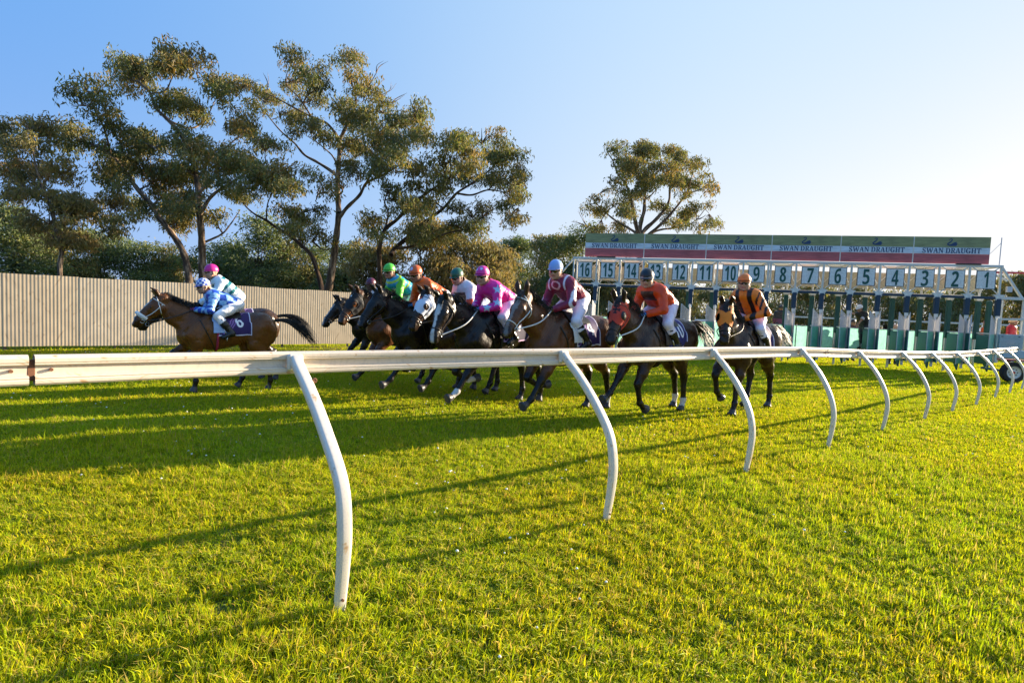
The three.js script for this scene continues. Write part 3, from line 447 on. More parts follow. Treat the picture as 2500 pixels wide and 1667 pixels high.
function buildHorse(o) {
  const C = COATS[o.coat], prims = [], add = (...p) => prims.push(...p);
  // trunk
  add(ell([0.18, 1.17, 0], [0.48, 0.355, 0.272]), ell([-0.14, 1.19, 0], [0.42, 0.30, 0.265], { rot: -0.16 }), ell([-0.58, 1.28, 0], [0.34, 0.285, 0.25], { rot: -0.12 }), ell([-0.36, 1.33, 0], [0.34, 0.2, 0.2]), ell([-0.72, 1.30, 0], [0.2, 0.22, 0.2], { rot: -0.5 }));
  add(cone([0.02, 1.44, 0], [0.36, 1.50, 0], 0.12, 0.10, { s: 0.75, k: 0.1 }), ell([0.46, 1.17, 0], [0.25, 0.34, 0.235], { rot: 0.35 }), ell([0.62, 1.10, 0], [0.16, 0.2, 0.19], { k: 0.08 }));
  for (const s of [-1, 1]) add(cone([0.30, 1.44, s * 0.13], [0.60, 1.12, s * 0.185], 0.085, 0.085, { k: 0.03 }), cone([0.34, 1.26, s * 0.19], [0.42, 1.04, s * 0.19], 0.08, 0.09, { k: 0.035 }), cone([0.60, 1.10, s * 0.16], [0.45, 0.96, s * 0.165], 0.085, 0.1, { k: 0.04 }), ell([-0.60, 1.22, s * 0.14], [0.22, 0.32, 0.15], { k: 0.035, rot: 0.35 }), ell([-0.78, 1.2, s * 0.1], [0.13, 0.26, 0.12], { k: 0.03, rot: -0.25 }), ell([-0.30, 1.33, s * 0.11], [0.12, 0.1, 0.09], { k: 0.05 }));
  // neck and head
  const na = o.neck * D2R, P0 = [0.52, 1.27], L = 0.72, yaw = (o.turn ?? 0) * D2R, nb = na + 0.16;
  const P1 = [P0[0] + 0.46 * L * cos(na - 0.05), P0[1] + 0.46 * L * sin(na - 0.05)], P2 = [P1[0] + 0.54 * L * cos(nb), P1[1] + 0.54 * L * sin(nb)], zt = sin(yaw) * 0.18;
  add(cone([P0[0] - 0.12, P0[1] - 0.02, 0], [P1[0], P1[1], zt * 0.35], 0.27, 0.185, { s: 0.52, k: 0.1 }), cone([P1[0], P1[1], zt * 0.35], [P2[0] - 0.03, P2[1] - 0.05, zt], 0.185, 0.118, { s: 0.58, k: 0.08 }));
  add(cone([0.36, 1.50, 0], [P1[0] - 0.09, P1[1] + 0.15, zt * 0.35], 0.06, 0.045, { k: 0.07, s: 0.8 }), cone([P0[0] + 0.05, P0[1] - 0.1, -0.07], [P1[0] + 0.08, P1[1] - 0.08, zt * 0.35 - 0.05], 0.06, 0.045, { k: 0.05 }), cone([P0[0] + 0.05, P0[1] - 0.1, 0.07], [P1[0] + 0.08, P1[1] - 0.08, zt * 0.35 + 0.05], 0.06, 0.045, { k: 0.05 }));
  const ha = -o.face * D2R, hd = [cos(ha) * cos(yaw), sin(ha), cos(ha) * sin(yaw)], hn = [-sin(ha) * cos(yaw), cos(ha), -sin(ha) * sin(yaw)], hw = [-sin(yaw), 0, cos(yaw)], P = [P2[0], P2[1] + 0.02, zt];
  const hp = lead(P, hd, hn, hw), hc = (x, y, z) => { const q = [(x - P[0]) / HS, (y - P[1]) / HS, (z - P[2]) / HS]; return [q[0] * hd[0] + q[1] * hd[1] + q[2] * hd[2], q[0] * hn[0] + q[1] * hn[1] + q[2] * hn[2], q[0] * hw[0] + q[1] * hw[1] + q[2] * hw[2]]; };
  const headFrom = prims.length, H = { tag: 'head', k: 0.035 };
  add(cone(hp(-0.02, -0.05), hp(0.2, -0.05), 0.088, 0.085, { ...H, k: 0.06 }), cone(hp(0.2, -0.05), hp(0.43, -0.055), 0.083, 0.055, H), cone(hp(0.08, 0.005), hp(0.44, -0.02), 0.036, 0.028, H));
  for (const s of [-1, 1]) add(cone(hp(0.12, -0.12, s * 0.035), hp(0.22, -0.125, s * 0.032), 0.085, 0.06, H), cone(hp(0.22, -0.13, s * 0.02), hp(0.46, -0.105, s * 0.018), 0.045, 0.03, H), cone(hp(0.17, -0.02, s * 0.062), hp(0.23, -0.03, s * 0.06), 0.03, 0.022, { ...H, k: 0.03 }), cone(hp(0.26, -0.05, s * 0.055), hp(0.36, -0.06, s * 0.042), 0.018, 0.014, { ...H, k: 0.03 }));
  add(cone(hp(0.45, -0.06), hp(0.52, -0.08), 0.056, 0.05, { ...H, tag: 'muzzle' }), cone(hp(0.47, -0.115), hp(0.51, -0.13), 0.038, 0.028, { ...H, tag: 'muzzle', k: 0.02 }));
  for (const s of [-1, 1]) add(cone(hp(0.49, -0.045, s * 0.036), hp(0.535, -0.065, s * 0.036), 0.026, 0.022, { ...H, tag: 'muzzle', k: 0.02 }));
  for (const s of [-1, 1]) { const b = o.ears ?? 0; add(cone(hp(-0.01, 0.03, s * 0.05), hp(-0.03 - b * 0.05, 0.10, s * 0.068), 0.03, 0.032, { tag: 'ear', k: 0.02 }), cone(hp(-0.03 - b * 0.05, 0.10, s * 0.068), hp(-0.02 - b * 0.11, 0.185 - b * 0.03, s * 0.06), 0.03, 0.006, { tag: 'ear', k: 0.015 })); }
  for (let i = headFrom; i < prims.length; i++) { prims[i].ra *= HS; prims[i].rb *= HS; }
  const headTo = prims.length;
  // legs
  const feet = [];
  const hoof = (a, d, z) => { const q = [a[0] + d[0] * 0.02, a[1] + d[1] * 0.02], e = [a[0] + d[0] * 0.092 + d[1] * -0.02, a[1] + d[1] * 0.092 + d[0] * 0.02]; add(cone([...a, z], [...q, z], 0.041, 0.042, { tag: 'hoof', k: 0.012 }), frustum([...q, z], [...e, z], 0.043, 0.069, { tag: 'hoof', k: 0.006 })); feet.push(e[1] - 0.069 * abs(d[0]) - 0.006); };
  ['L', 'R'].forEach((side, i) => {
    const s = i ? 1 : -1;
    { // fore
      const [f, c, p, hh] = o.fore[i], E0 = [0.455, 0.96], z0 = s * 0.155, z1 = s * 0.125, d1 = dirOf(f), d2 = dirOf(c), d3 = dirOf(p), d4 = dirOf(hh ?? p);
      const K = [E0[0] + d1[0] * 0.42, E0[1] + d1[1] * 0.42], Fk = [K[0] + d2[0] * 0.29, K[1] + d2[1] * 0.29], Pn = [Fk[0] + d3[0] * 0.105, Fk[1] + d3[1] * 0.105], sock = o.socks?.includes('f' + side) ? 'sock' : 'point';
      add(cone([0.52, 1.12, s * 0.15], [E0[0], E0[1], z0], 0.13, 0.11, { k: 0.07 }), cone([...E0, z0], [E0[0] + d1[0] * 0.24, E0[1] + d1[1] * 0.24, z0 - s * 0.008], 0.105, 0.078, { k: 0.05 }), cone([E0[0] + d1[0] * 0.24, E0[1] + d1[1] * 0.24, z0 - s * 0.008], [...K, z1], 0.078, 0.056, { tag: 'knee', k: 0.03 }), cone([K[0] + d1[0] * -0.02, K[1] + d1[1] * -0.02, z1], [K[0] + d2[0] * 0.03, K[1] + d2[1] * 0.03, z1], 0.06, 0.053, { tag: 'point', k: 0.02 }));
      add(cone([...K, z1], [...Fk, z1], 0.044, 0.039, { tag: 'point', k: 0.02 }), cone([K[0] - d2[1] * -0.02, K[1] + d2[0] * -0.02, z1], [Fk[0] - d2[1] * -0.024, Fk[1] + d2[0] * -0.024, z1], 0.022, 0.022, { tag: 'point', k: 0.012 }), cone([...Fk, z1], [Fk[0] + d3[0] * 0.02 - 0.006, Fk[1] + d3[1] * 0.02, z1], 0.052, 0.047, { tag: sock, k: 0.015 }), cone([...Fk, z1], [...Pn, z1], 0.041, 0.041, { tag: sock, k: 0.015 }));
      hoof(Pn, d4, z1);
    }
    { // hind
      const [t, g, c, p, hh] = o.hind[i], Hp = [-0.60, 1.26], z0 = s * 0.15, z1 = s * 0.125, d0 = dirOf(t), d1 = dirOf(g), d2 = dirOf(c), d3 = dirOf(p), d4 = dirOf(hh ?? p);
      const S = [Hp[0] + d0[0] * 0.34, Hp[1] + d0[1] * 0.34], K = [S[0] + d1[0] * 0.43, S[1] + d1[1] * 0.43], Fk = [K[0] + d2[0] * 0.37, K[1] + d2[1] * 0.37], Pn = [Fk[0] + d3[0] * 0.105, Fk[1] + d3[1] * 0.105], sock = o.socks?.includes('h' + side) ? 'sock' : 'point';
      add(cone([...Hp, s * 0.12], [...S, z0], 0.21, 0.13, { k: 0.08, s: 0.8 }), cone([-0.80, 1.2, s * 0.1], [S[0] - 0.13, S[1] - 0.14, s * 0.12], 0.13, 0.085, { k: 0.06 }), cone([...S, z0], [S[0] + d1[0] * 0.22, S[1] + d1[1] * 0.22, z0 - s * 0.01], 0.125, 0.082, { k: 0.05 }), cone([S[0] + d1[0] * 0.22, S[1] + d1[1] * 0.22, z0 - s * 0.01], [...K, z1], 0.088, 0.058, { tag: 'knee', k: 0.04 }), cone([S[0] + d1[0] * 0.24 - 0.05, S[1] + d1[1] * 0.24, z1], [K[0] - d2[1] * -0.055, K[1] + d2[0] * -0.055 + 0.035, z1], 0.034, 0.032, { tag: 'point', k: 0.03 }));
      add(cone([K[0], K[1] + 0.015, z1], [K[0] + d2[0] * 0.05, K[1] + d2[1] * 0.05, z1], 0.064, 0.055, { tag: 'point', k: 0.02 }), cone([...K, z1], [...Fk, z1], 0.048, 0.042, { tag: 'point', k: 0.02 }), cone([K[0] - d2[1] * -0.03, K[1] + d2[0] * -0.03, z1], [Fk[0] - d2[1] * -0.024, Fk[1] + d2[0] * -0.024, z1], 0.027, 0.022, { tag: 'point', k: 0.012 }), cone([...Fk, z1], [Fk[0] + d3[0] * 0.02 - 0.006, Fk[1] + d3[1] * 0.02, z1], 0.053, 0.048, { tag: sock, k: 0.015 }), cone([...Fk, z1], [...Pn, z1], 0.043, 0.043, { tag: sock, k: 0.015 }));
      hoof(Pn, d4, z1);
    }
  });
  const lift = -min(...feet) + (o.air ?? 0), scale = o.scale ?? 1;
  const cl = (a) => new THREE.Color().setRGB(...a), cc = cl(C.coat), cb = cl(C.back), cd = cl(C.dark), cw = cl([0.62, 0.58, 0.55]), chf = cl(o.hoof ?? [0.07, 0.065, 0.07]), out = new THREE.Color();
  const paint = (x, y, z, l) => {
    const p = nearest(l, x, y, z), v = nz(x * 7 + o.seed, y * 7, z * 7) * 0.5 + nz(x * 22, y * 22 + o.seed, z * 22) * 0.35;
    if (p.tag === 'hoof') return out.copy(chf);
    if (p.tag === 'sock') return out.copy(cw);
    if (p.tag === 'point') return out.copy(cd);
    if (p.tag === 'muzzle') { const h = hc(x, y, z); return out.copy(cd).lerp(cc, 0.25).lerp(cw, o.blaze && abs(h[2]) < 0.028 && h[1] > -0.07 ? o.blaze * 0.9 : 0); }
    const top = max(0, min(1, (y - 1.28) / 0.22 + v * 0.8));
    out.copy(cc).lerp(cb, x < 0.6 ? top * 0.7 : top * 0.35);
    if (p.tag === 'knee') out.lerp(cd, max(0, min(1, p.hh * 1.2 - 0.1 + v)));
    if (p.tag === 'head') { const h = hc(x, y, z); if (o.blaze && h[1] > -0.02 && h[0] > 0.1 && abs(h[2]) < (h[0] < 0.24 ? 0.036 : 0.02) + 0.006 * nz(h[0] * 30, 2, 4)) out.lerp(cw, o.blaze); else out.lerp(cd, max(0, (h[0] - 0.36) * 4) * 0.7); }
    if (p.tag === 'ear') out.lerp(cd, 0.6);
    return out.multiplyScalar(1 + v * 0.35);
  };
  const g = thing('horse', o.label, 'horse', [o.at[0], lift * scale, o.at[1]], Math.atan2(-cos(o.head * D2R), -sin(o.head * D2R)), 'racehorses leaving the gate');
  g.scale.setScalar(scale);
  mesh('body', skin(prims, o.cell ?? 0.0165, { paint, bump: (x, y, z) => y < 0.75 ? 0 : 0.0065 * nz(x * 7 + o.seed, y * 7, z * 9) + 0.0035 * nz(x * 17, y * 15 + o.seed, z * 17) }), coatM, g);
  const head = prims.slice(headFrom, headTo), trunk = prims.slice(0, headFrom), S = (x, y, z) => fieldD(prims, x, y, z);
  // eyes
  for (const s of [-1, 1]) { const e = new THREE.SphereGeometry(0.019, 12, 10); e.translate(...hp(0.2, -0.028, s * 0.084)); mesh('eye', e, eyeM, g); }
  // straps laid on the head: rings found by walking out from the axis of the face
  const field = (l) => (x, y, z) => fieldD(l, x, y, z);
  const walk = (f, c, d, far = 0.5) => { let t = far; for (let i = 0; i < 70; i++) { const q = f(c[0] + d[0] * t, c[1] + d[1] * t, c[2] + d[2] * t); if (q < 0.001) break; t -= max(q * 0.55, 0.0012); if (t < 0.005) break; } return t; };
  const ring = (f, c, e1, e2, n, off, from = 0, to = 2 * PI, far) => { const r = []; for (let i = 0; i <= n; i++) { const a = from + (to - from) * i / n, d = [0, 1, 2].map((k) => e1[k] * cos(a) + e2[k] * sin(a)), t = walk(f, c, d, far) + off; r.push([c[0] + d[0] * t, c[1] + d[1] * t, c[2] + d[2] * t]); } return r; };
  const fh = field(head.filter((p) => p.tag !== 'ear'));
  const strap = (pts, r) => tube(pts, r, pts.length * 2, 6);
  const tilt = (u, v) => { const q = [0, 1, 2].map((k) => hn[k] * v + hd[k] * u), n = hypot(...q); return q.map((k) => k / n); };
  const bridle = [strap(ring(fh, hp(0.40, -0.07), tilt(0.05, 1), hw, 28, 0.004, 0, 2 * PI, 0.2), 0.008), strap(ring(fh, hp(0.06, -0.06), tilt(0.15, 1), hw, 28, 0.004, -2.3, 2.3, 0.25), 0.008), strap(ring(fh, hp(0.1, -0.08), tilt(-0.65, 1), hw, 28, 0.004, -2.9, 2.9, 0.25), 0.007)];
  for (const s of [-1, 1]) { const pts = [0.05, 0.15, 0.25, 0.35, 0.42].map((u) => { const c = hp(u, -0.075 - 0.03 * (u < 0.3 ? 1 : 0.4)), d = hw.map((k) => k * s), t = walk(fh, c, d, 0.2) + 0.004; return [c[0] + d[0] * t, c[1] + d[1] * t, c[2] + d[2] * t]; }); bridle.push(strap(pts, 0.008)); }
  const bm = { white: whiteLeather, dark: leatherM }[o.bridle ?? 'dark'];
  const br = mesh('bridle', join(bridle), bm, g);
  for (const s of [-1, 1]) { const t = new THREE.TorusGeometry(0.028, 0.0055, 6, 16); const m = new THREE.Matrix4().makeBasis(V3(...hd), V3(...hn), V3(...hw)); t.applyMatrix4(m); t.translate(...hp(0.43, -0.105, s * 0.058)); mesh('bit_ring', t, irons, br); }
  if (o.fleeceBand) { const t = strap(ring(fh, hp(0.37, -0.065), tilt(0.1, 1), hw, 24, 0.018, -2.2, 2.2, 0.2), 0.034); mesh('fleece_noseband', t, fleece, br); }
  const hands = o.hands ?? [0.50, 1.64];
  for (const s of [-1, 1]) { const a = hp(0.43, -0.105, s * 0.07), b = [hands[0], hands[1], s * 0.07], m = [(a[0] + b[0]) / 2, (a[1] + b[1]) / 2 - 0.04, s * 0.185 + zt * 0.5]; mesh('rein', tube([a, m, b], 0.009, 14, 5), o.reins === 'white' ? whiteLeather : leatherM, br); }
  // hood or blinkers: a second skin over the head
  if (o.hood) {
    const hl = head.filter((p) => p.tag !== 'ear'), q = new THREE.Color();
    const geo = skin(hl, 0.011, { grow: 0.009, keep: (x, y, z) => { const h = hc(x, y, z); const near = hypot(h[0] - 0.2, h[1] + 0.03) > 0.042 || o.hood.cups; return h[0] > 0.0 && h[0] < 0.30 + 0.03 * sin(abs(h[2]) * 30) && h[1] > -0.2 && near && hypot(h[0] + 0.005, abs(h[2]) - 0.05) > 0.032; }, paint: (x, y, z) => { const h = hc(x, y, z); return q.set(o.hood.paint(h[0], h[1], h[2])); } });
    const hm = mesh('hood', geo, o.hood.mat ?? new THREE.MeshStandardMaterial({ vertexColors: true, roughness: 0.75, side: THREE.DoubleSide }), g);
    if (o.hood.cups) for (const s of [-1, 1]) { const c = new THREE.SphereGeometry(0.07, 18, 12, 0, 2 * PI, 0, PI * 0.5); c.scale(1, 0.62, 1.05); const m = new THREE.Matrix4().makeBasis(V3(...hd), V3(...hw.map((k) => k * s)), V3(...hn)); c.applyMatrix4(m); c.translate(...hp(0.19, -0.03, s * 0.078)); const cm = mesh('eye_cup', c, o.hood.cups === 1 ? blackM : whiteLeather, hm); cm.userData = {}; }
  }
  // mane blown back, forelock, tail
  const R = rng(o.seed * 31 + 7), hair = [];
  for (let i = 0; i < 150; i++) {
    const t = R(), c0 = t < 0.5 ? [0.36 + (P1[0] - 0.10 - 0.36) * t * 2, 1.54 + (P1[1] + 0.17 - 1.54) * t * 2, zt * 0.35 * t * 2] : [P1[0] - 0.10 + (P[0] - 0.02 - P1[0] + 0.10) * (t * 2 - 1), P1[1] + 0.17 + (P[1] + 0.05 - P1[1] - 0.17) * (t * 2 - 1), zt * (0.35 + 0.65 * (t * 2 - 1))];
    const s = o.maneSide ?? -1, len = 0.14 + R() * 0.12, up = 0.02 + R() * 0.05; const z = c0[2] + (R() - 0.5) * 0.03;
    const root = [c0[0], c0[1] - 0.03, z];
    hair.push([[root, [c0[0] - len * 0.35, c0[1] + up, z + s * (0.02 + R() * 0.05)], [c0[0] - len * (0.6 + R() * 0.3), c0[1] + up * 0.5 - len * (0.2 + R() * 0.5), z + s * (0.06 + R() * 0.07)]], 0.006]);
  }
  for (let i = 0; i < 20; i++) { const a = hp(-0.02, 0.045, (R() - 0.5) * 0.05), b = hp(0.06 + R() * 0.03, 0.055, (R() - 0.5) * 0.08), c = hp(0.13 + R() * 0.06, 0.03, (R() - 0.5) * 0.1); hair.push([[a, b, c], 0.005]); }
  mesh('mane', ribbonHair(hair), hairM, g);
  const tl = [], ta = (o.tail ?? 25) * D2R, T0 = [-0.88, 1.42];
  for (let i = 0; i < 170; i++) {
    const len = 0.48 + R() * 0.38, f = (R() - 0.5), q = (R() - 0.5), ax = -cos(ta), ay = sin(ta);
    const b = [T0[0] + ax * 0.2 + (R() - 0.5) * 0.05, T0[1] + ay * 0.2 - 0.01 + (R() - 0.5) * 0.06, q * 0.07], m = [b[0] + ax * len * 0.45 + f * 0.05, b[1] - len * 0.18 + ay * 0.08 + f * 0.16, q * 0.16], e = [b[0] - len * (0.5 + 0.3 * cos(ta)) + f * 0.14, b[1] - len * (0.62 - 0.5 * sin(ta)) + f * 0.28, q * 0.3];
    tl.push([[[T0[0] + 0.05 * R(), T0[1] - 0.03 + (R() - 0.5) * 0.04, q * 0.05], b, m, e], 0.0085]);
  }
  mesh('tail', ribbonHair(tl), hairM, g);
  // saddle cloth, saddle, girth, breastplate: all laid on the trunk
  const ft = field(trunk);
  const drape = (x0, x1, a0, a1, off, nx, na2, flare = 0) => {
    const pos = [], uv = [], idx = [];
    for (let i = 0; i <= nx; i++) for (let j = 0; j <= na2; j++) { const u = i / nx, v = j / na2, a = a0 + (a1 - a0) * v, x = x0 + (x1 - x0) * u + (abs(a) > 1 ? -0.02 : 0), c = [x, 1.22, 0], d = [0, cos(a), sin(a)], t = walk(ft, c, d, 0.5) + off + flare * max(0, abs(a) - 0.7) * (0.4 + 0.6 * nz(u * 3 + o.seed, v * 4, 1)) + 0.004 * nz(u * 6, v * 9, o.seed); pos.push(c[0], c[1] + d[1] * t, d[2] * t); uv.push(a < 0 ? 1 - u : u, 1 - abs(a) / max(abs(a0), abs(a1))); if (i && j) { const p = i * (na2 + 1) + j; idx.push(p, p - 1, p - na2 - 2, p, p - na2 - 2, p - na2 - 1); } }
    const q = new THREE.BufferGeometry(); q.setAttribute('position', new THREE.Float32BufferAttribute(pos, 3)); q.setAttribute('uv', new THREE.Float32BufferAttribute(uv, 2)); q.setIndex(idx); q.computeVertexNormals(); return q;
  };
  mesh('saddle_cloth', drape(-0.42, 0.16, -1.95, 1.95, 0.014, 14, 40, 0.03), o.cloth, g);
  const sd = mesh('saddle', drape(-0.26, 0.2, -0.75, 0.75, 0.034, 10, 20), o.saddle ?? leatherM, g);
  mesh('saddle_flap', join([drape(0.02, 0.24, -1.75, -0.75, 0.03, 8, 12, 0.02), drape(0.02, 0.24, 0.75, 1.75, 0.03, 8, 12, 0.02)]), o.flap ?? leatherM, sd);
  mesh('girth', tube(ring(ft, [0.14, 1.2, 0], [0, 1, 0], [0, 0, 1], 44, 0.008, 0, 2 * PI, 0.5), 0.022, 88, 6), o.girth ?? leatherM, g);
  mesh('breastplate', tube(ring(ft, [0.36, 1.24, 0], [0.42, 0.9, 0], [0, 0, 1], 40, 0.006, 0.9, 2 * PI - 0.9, 0.6), 0.011, 80, 6), leatherM, g);
  for (const s of [-1, 1]) { const a = drapePoint(ft, walk, 0.08, s * 1.2), b = [0.0, 1.10, s * 0.31]; mesh('stirrup', join([tube([a, [(a[0] + b[0]) / 2, (a[1] + b[1]) / 2, s * 0.31], b], 0.008, 10, 5), (() => { const t = new THREE.TorusGeometry(0.05, 0.007, 6, 16); t.rotateY(PI / 2); t.translate(b[0], b[1] - 0.05, b[2]); return t; })()]), irons, sd); }
  return { g, lift };
}
function drapePoint(f, walk, x, a) { const d = [0, cos(a), sin(a)], t = walk(f, [x, 1.22, 0], d, 0.5) + 0.02; return [x, 1.22 + d[1] * t, d[2] * t]; }
// ---------------------------------------------------------------- people
const clothBump = dataTexture(512, (u, v) => { const w = 0.05 * tnoise(u, v, 6, 1.1), a = 1 - 2.4 * abs(tnoise(u + w, v - w, 11, 4.1)), b = 1 - 2.4 * abs(tnoise(u - w, v + w, 23, 9.1)), h = 0.35 + 0.3 * a + 0.2 * b; return [h, h, h]; }, false);
const clothM = new THREE.MeshPhysicalMaterial({ vertexColors: true, bumpMap: clothBump, bumpScale: 0.009, roughness: 0.45, side: THREE.DoubleSide, sheen: 0.5, sheenRoughness: 0.4, sheenColor: new THREE.Color(0.35, 0.35, 0.35) });
const skinM = new THREE.MeshPhysicalMaterial({ vertexColors: true, roughness: 0.55, sheen: 0.2 }), bootM = lin(0.012, 0.012, 0.013, 0.25), gogM = new THREE.MeshPhysicalMaterial({ color: 0x0a0a0c, roughness: 0.08, clearcoat: 1, side: THREE.DoubleSide });
const shellM = new THREE.MeshPhysicalMaterial({ vertexColors: true, roughness: 0.38, clearcoat: 0.3, clearcoatRoughness: 0.3, side: THREE.DoubleSide });
const SKIN = { fair: [0.52, 0.30, 0.21], tan: [0.36, 0.19, 0.12], brown: [0.10, 0.05, 0.03] };
function frame(c, yaw, pitch, roll = 0) { const m = new THREE.Matrix4().makeRotationFromEuler(new THREE.Euler(roll, -yaw * D2R, pitch * D2R, 'YZX')).setPosition(...c); return { m, p: (x, y, z = 0) => V3(x, y, z).applyMatrix4(m).toArray(), inv: m.clone().invert() }; }
function buildPerson(o) {
  const J = o.J, g = thing('person', o.label, 'person', o.pos, o.turn, o.group), F = frame(J.head, o.yaw ?? 0, o.pitch ?? 0, o.tilt ?? 0), sk = SKIN[o.skin ?? 'fair'];
  if (o.scale) g.scale.setScalar(o.scale);
  const lerp = (a, b, t) => a.map((v, i) => v + (b[i] - v) * t), B = [], add = (...p) => B.push(...p), T = (tag, k = 0.04, e = {}) => ({ tag, k, ...e });
  const mid = lerp(J.pelvis, J.chest, 0.5);
  for (const s of [0, 1]) { const h = J.hip[s], sh = J.sh[s], w = lerp(h, sh, 0.48); w[2] = w[2] * 0.82; add(cone(lerp(h, J.pelvis, 0.25), w, 0.1, 0.088, T('torso', 0.06)), cone(w, lerp(sh, J.chest, 0.35), 0.088, 0.1, T('torso', 0.06))); }
  add(cone(J.pelvis, mid, 0.11, 0.105, T('torso', 0.06)), cone(mid, J.chest, 0.105, 0.115, T('torso', 0.06)), cone(J.chest, F.p(-0.025, -0.06), 0.068, 0.052, T('neck', 0.05)));
  const S = ['L', 'R'];
  for (const s of [0, 1]) {
    add(cone(J.sh[s], J.el[s], 0.06, 0.045, T('arm' + S[s], 0.04)), cone(J.el[s], J.ha[s], 0.044, 0.029, T('fore' + S[s], 0.03)));
    add(cone(J.hip[s], lerp(J.hip[s], J.kn[s], 0.45), 0.098, 0.086, T('thigh' + S[s], 0.05)), cone(lerp(J.hip[s], J.kn[s], 0.45), J.kn[s], 0.086, 0.06, T('thigh' + S[s], 0.04)), cone(J.kn[s], lerp(J.kn[s], J.an[s], 0.35), 0.056, 0.055, T('shin' + S[s], 0.03)), cone(lerp(J.kn[s], J.an[s], 0.35), J.an[s], 0.055, 0.036, T('shin' + S[s], 0.03)), cone(J.an[s], J.to[s], 0.037, 0.03, T('foot' + S[s], 0.03)));
  }
  const skinC = new THREE.Color().setRGB(...sk), lipC = new THREE.Color().setRGB(sk[0] * 0.8, sk[1] * 0.5, sk[2] * 0.5), tmp = new THREE.Color();
  const sp = (x, y, z, l) => { const p = nearest(l, x, y, z); return tmp.copy(p.tag === 'lip' ? lipC : p.tag === 'beard' ? skinC : skinC).multiplyScalar(1 + 0.08 * nz(x * 40, y * 40, z * 40)); };
  // head
  const hq = (x, y, z, x2, y2, z2, ra, rb, tag = 'face', k = 0.02) => cone(F.p(x, y, z), F.p(x2, y2, z2), ra, rb, { tag, k });
  const Hd = [hq(-0.025, 0.035, 0, 0.02, 0.04, 0, 0.09, 0.088, 'face', 0.03), hq(0.035, 0.0, 0, 0.05, -0.06, 0, 0.066, 0.05, 'face', 0.03), hq(0.055, -0.085, 0, 0.078, -0.094, 0, 0.034, 0.026), hq(0.09, 0.01, 0, 0.118, -0.028, 0, 0.012, 0.016, 'face', 0.015), hq(0.105, -0.036, -0.01, 0.105, -0.036, 0.01, 0.012, 0.012, 'face', 0.01), hq(0.09, -0.062, -0.02, 0.09, -0.062, 0.02, 0.011, 0.011, 'lip', 0.008), hq(0.088, -0.072, -0.016, 0.088, -0.072, 0.016, 0.011, 0.011, 'lip', 0.008), hq(0.085, 0.022, -0.035, 0.085, 0.022, 0.035, 0.02, 0.02, 'face', 0.03), hq(-0.02, -0.06, 0, -0.03, -0.12, 0, 0.056, 0.055, 'face', 0.04)];
  for (const s of [-1, 1]) Hd.push(hq(0.06, -0.03, s * 0.045, 0.045, -0.06, s * 0.045, 0.03, 0.026, 'face', 0.03), hq(-0.01, 0.015, s * 0.083, -0.018, -0.03, s * 0.08, 0.014, 0.011, 'face', 0.012), hq(0.02, -0.03, s * 0.055, 0.04, -0.08, s * 0.04, 0.035, 0.026, 'face', 0.03));
  const parts = [skin(B, 0.02, { paint: (x, y, z, l) => tmp.copy(skinC) }), skin(Hd, 0.0065, { paint: sp })];
  // hands closed round what they hold: palm, four bent fingers, thumb
  const handPrims = (s) => {
    const h = J.ha[s], e = J.el[s], L = hypot(h[0] - e[0], h[1] - e[1], h[2] - e[2]), d = V3((h[0] - e[0]) / L, (h[1] - e[1]) / L, (h[2] - e[2]) / L), side = V3(0, 0, s ? -1 : 1), dn = V3().crossVectors(side, d).normalize(), ac = V3().crossVectors(d, dn), P = V3(...h), q = (a, b, c) => P.clone().addScaledVector(d, a).addScaledVector(dn, b).addScaledVector(side, c).toArray(), l = [];
    const open = o.openHands ? 1 : 0;
    l.push(cone(q(0.0, 0.004, 0), q(0.06, 0.008, 0), 0.027, 0.03, { tag: 'hand', k: 0.02 }));
    [[0.03, 0.078], [0.01, 0.086], [-0.011, 0.082], [-0.031, 0.068]].forEach(([c, len]) => { const k1 = q(0.075, 0.002, c), k2 = open ? q(0.075 + len * 0.5, -0.012, c) : q(0.075 + len * 0.34, -0.022, c), k3 = open ? q(0.075 + len * 0.95, -0.03, c) : q(0.06 + len * 0.1, -0.045, c); l.push(cone(q(0.045, 0.004, c * 0.8), k1, 0.012, 0.0105, { tag: 'hand', k: 0.008 }), cone(k1, k2, 0.0105, 0.0095, { tag: 'hand', k: 0.004 }), cone(k2, k3, 0.0095, 0.008, { tag: 'hand', k: 0.004 })); });
    l.push(cone(q(0.018, -0.006, 0.024), q(0.05, -0.026, 0.044), 0.014, 0.011, { tag: 'hand', k: 0.01 }), cone(q(0.05, -0.026, 0.044), q(0.08, -0.036, 0.03), 0.011, 0.009, { tag: 'hand', k: 0.004 }));
    return l;
  };
  const hands = [handPrims(0), handPrims(1)];
  for (const h of hands) parts.push(skin(h, 0.0055, { paint: sp }));
  mesh('body', mergeGeometries(parts.map(plain)), skinM, g);
  if (o.gloves) for (const h of hands) mesh('glove', skin(h, 0.007, { grow: 0.004, paint: () => tmp.set(o.gloves) }), clothM, g);
  // clothes
  const fold = (a, f) => (x, y, z) => a * (nz(x * f + o.seed, y * f * 0.7, z * f) + 0.6 * nz(x * f * 2.1, y * f * 2.1 + o.seed, z * f * 1.4));
  const pick = (re) => B.filter((p) => re.test(p.tag)), wear = (re, gr, fn, keep, b = fold(0.0085, 13)) => skin(pick(re), 0.0125, { grow: gr, bump: b, keep, paint: (x, y, z, l) => { const p = nearest(l, x, y, z); return tmp.set(fn(x, y, z, p.tag, p.hh ?? 0, l)); } });
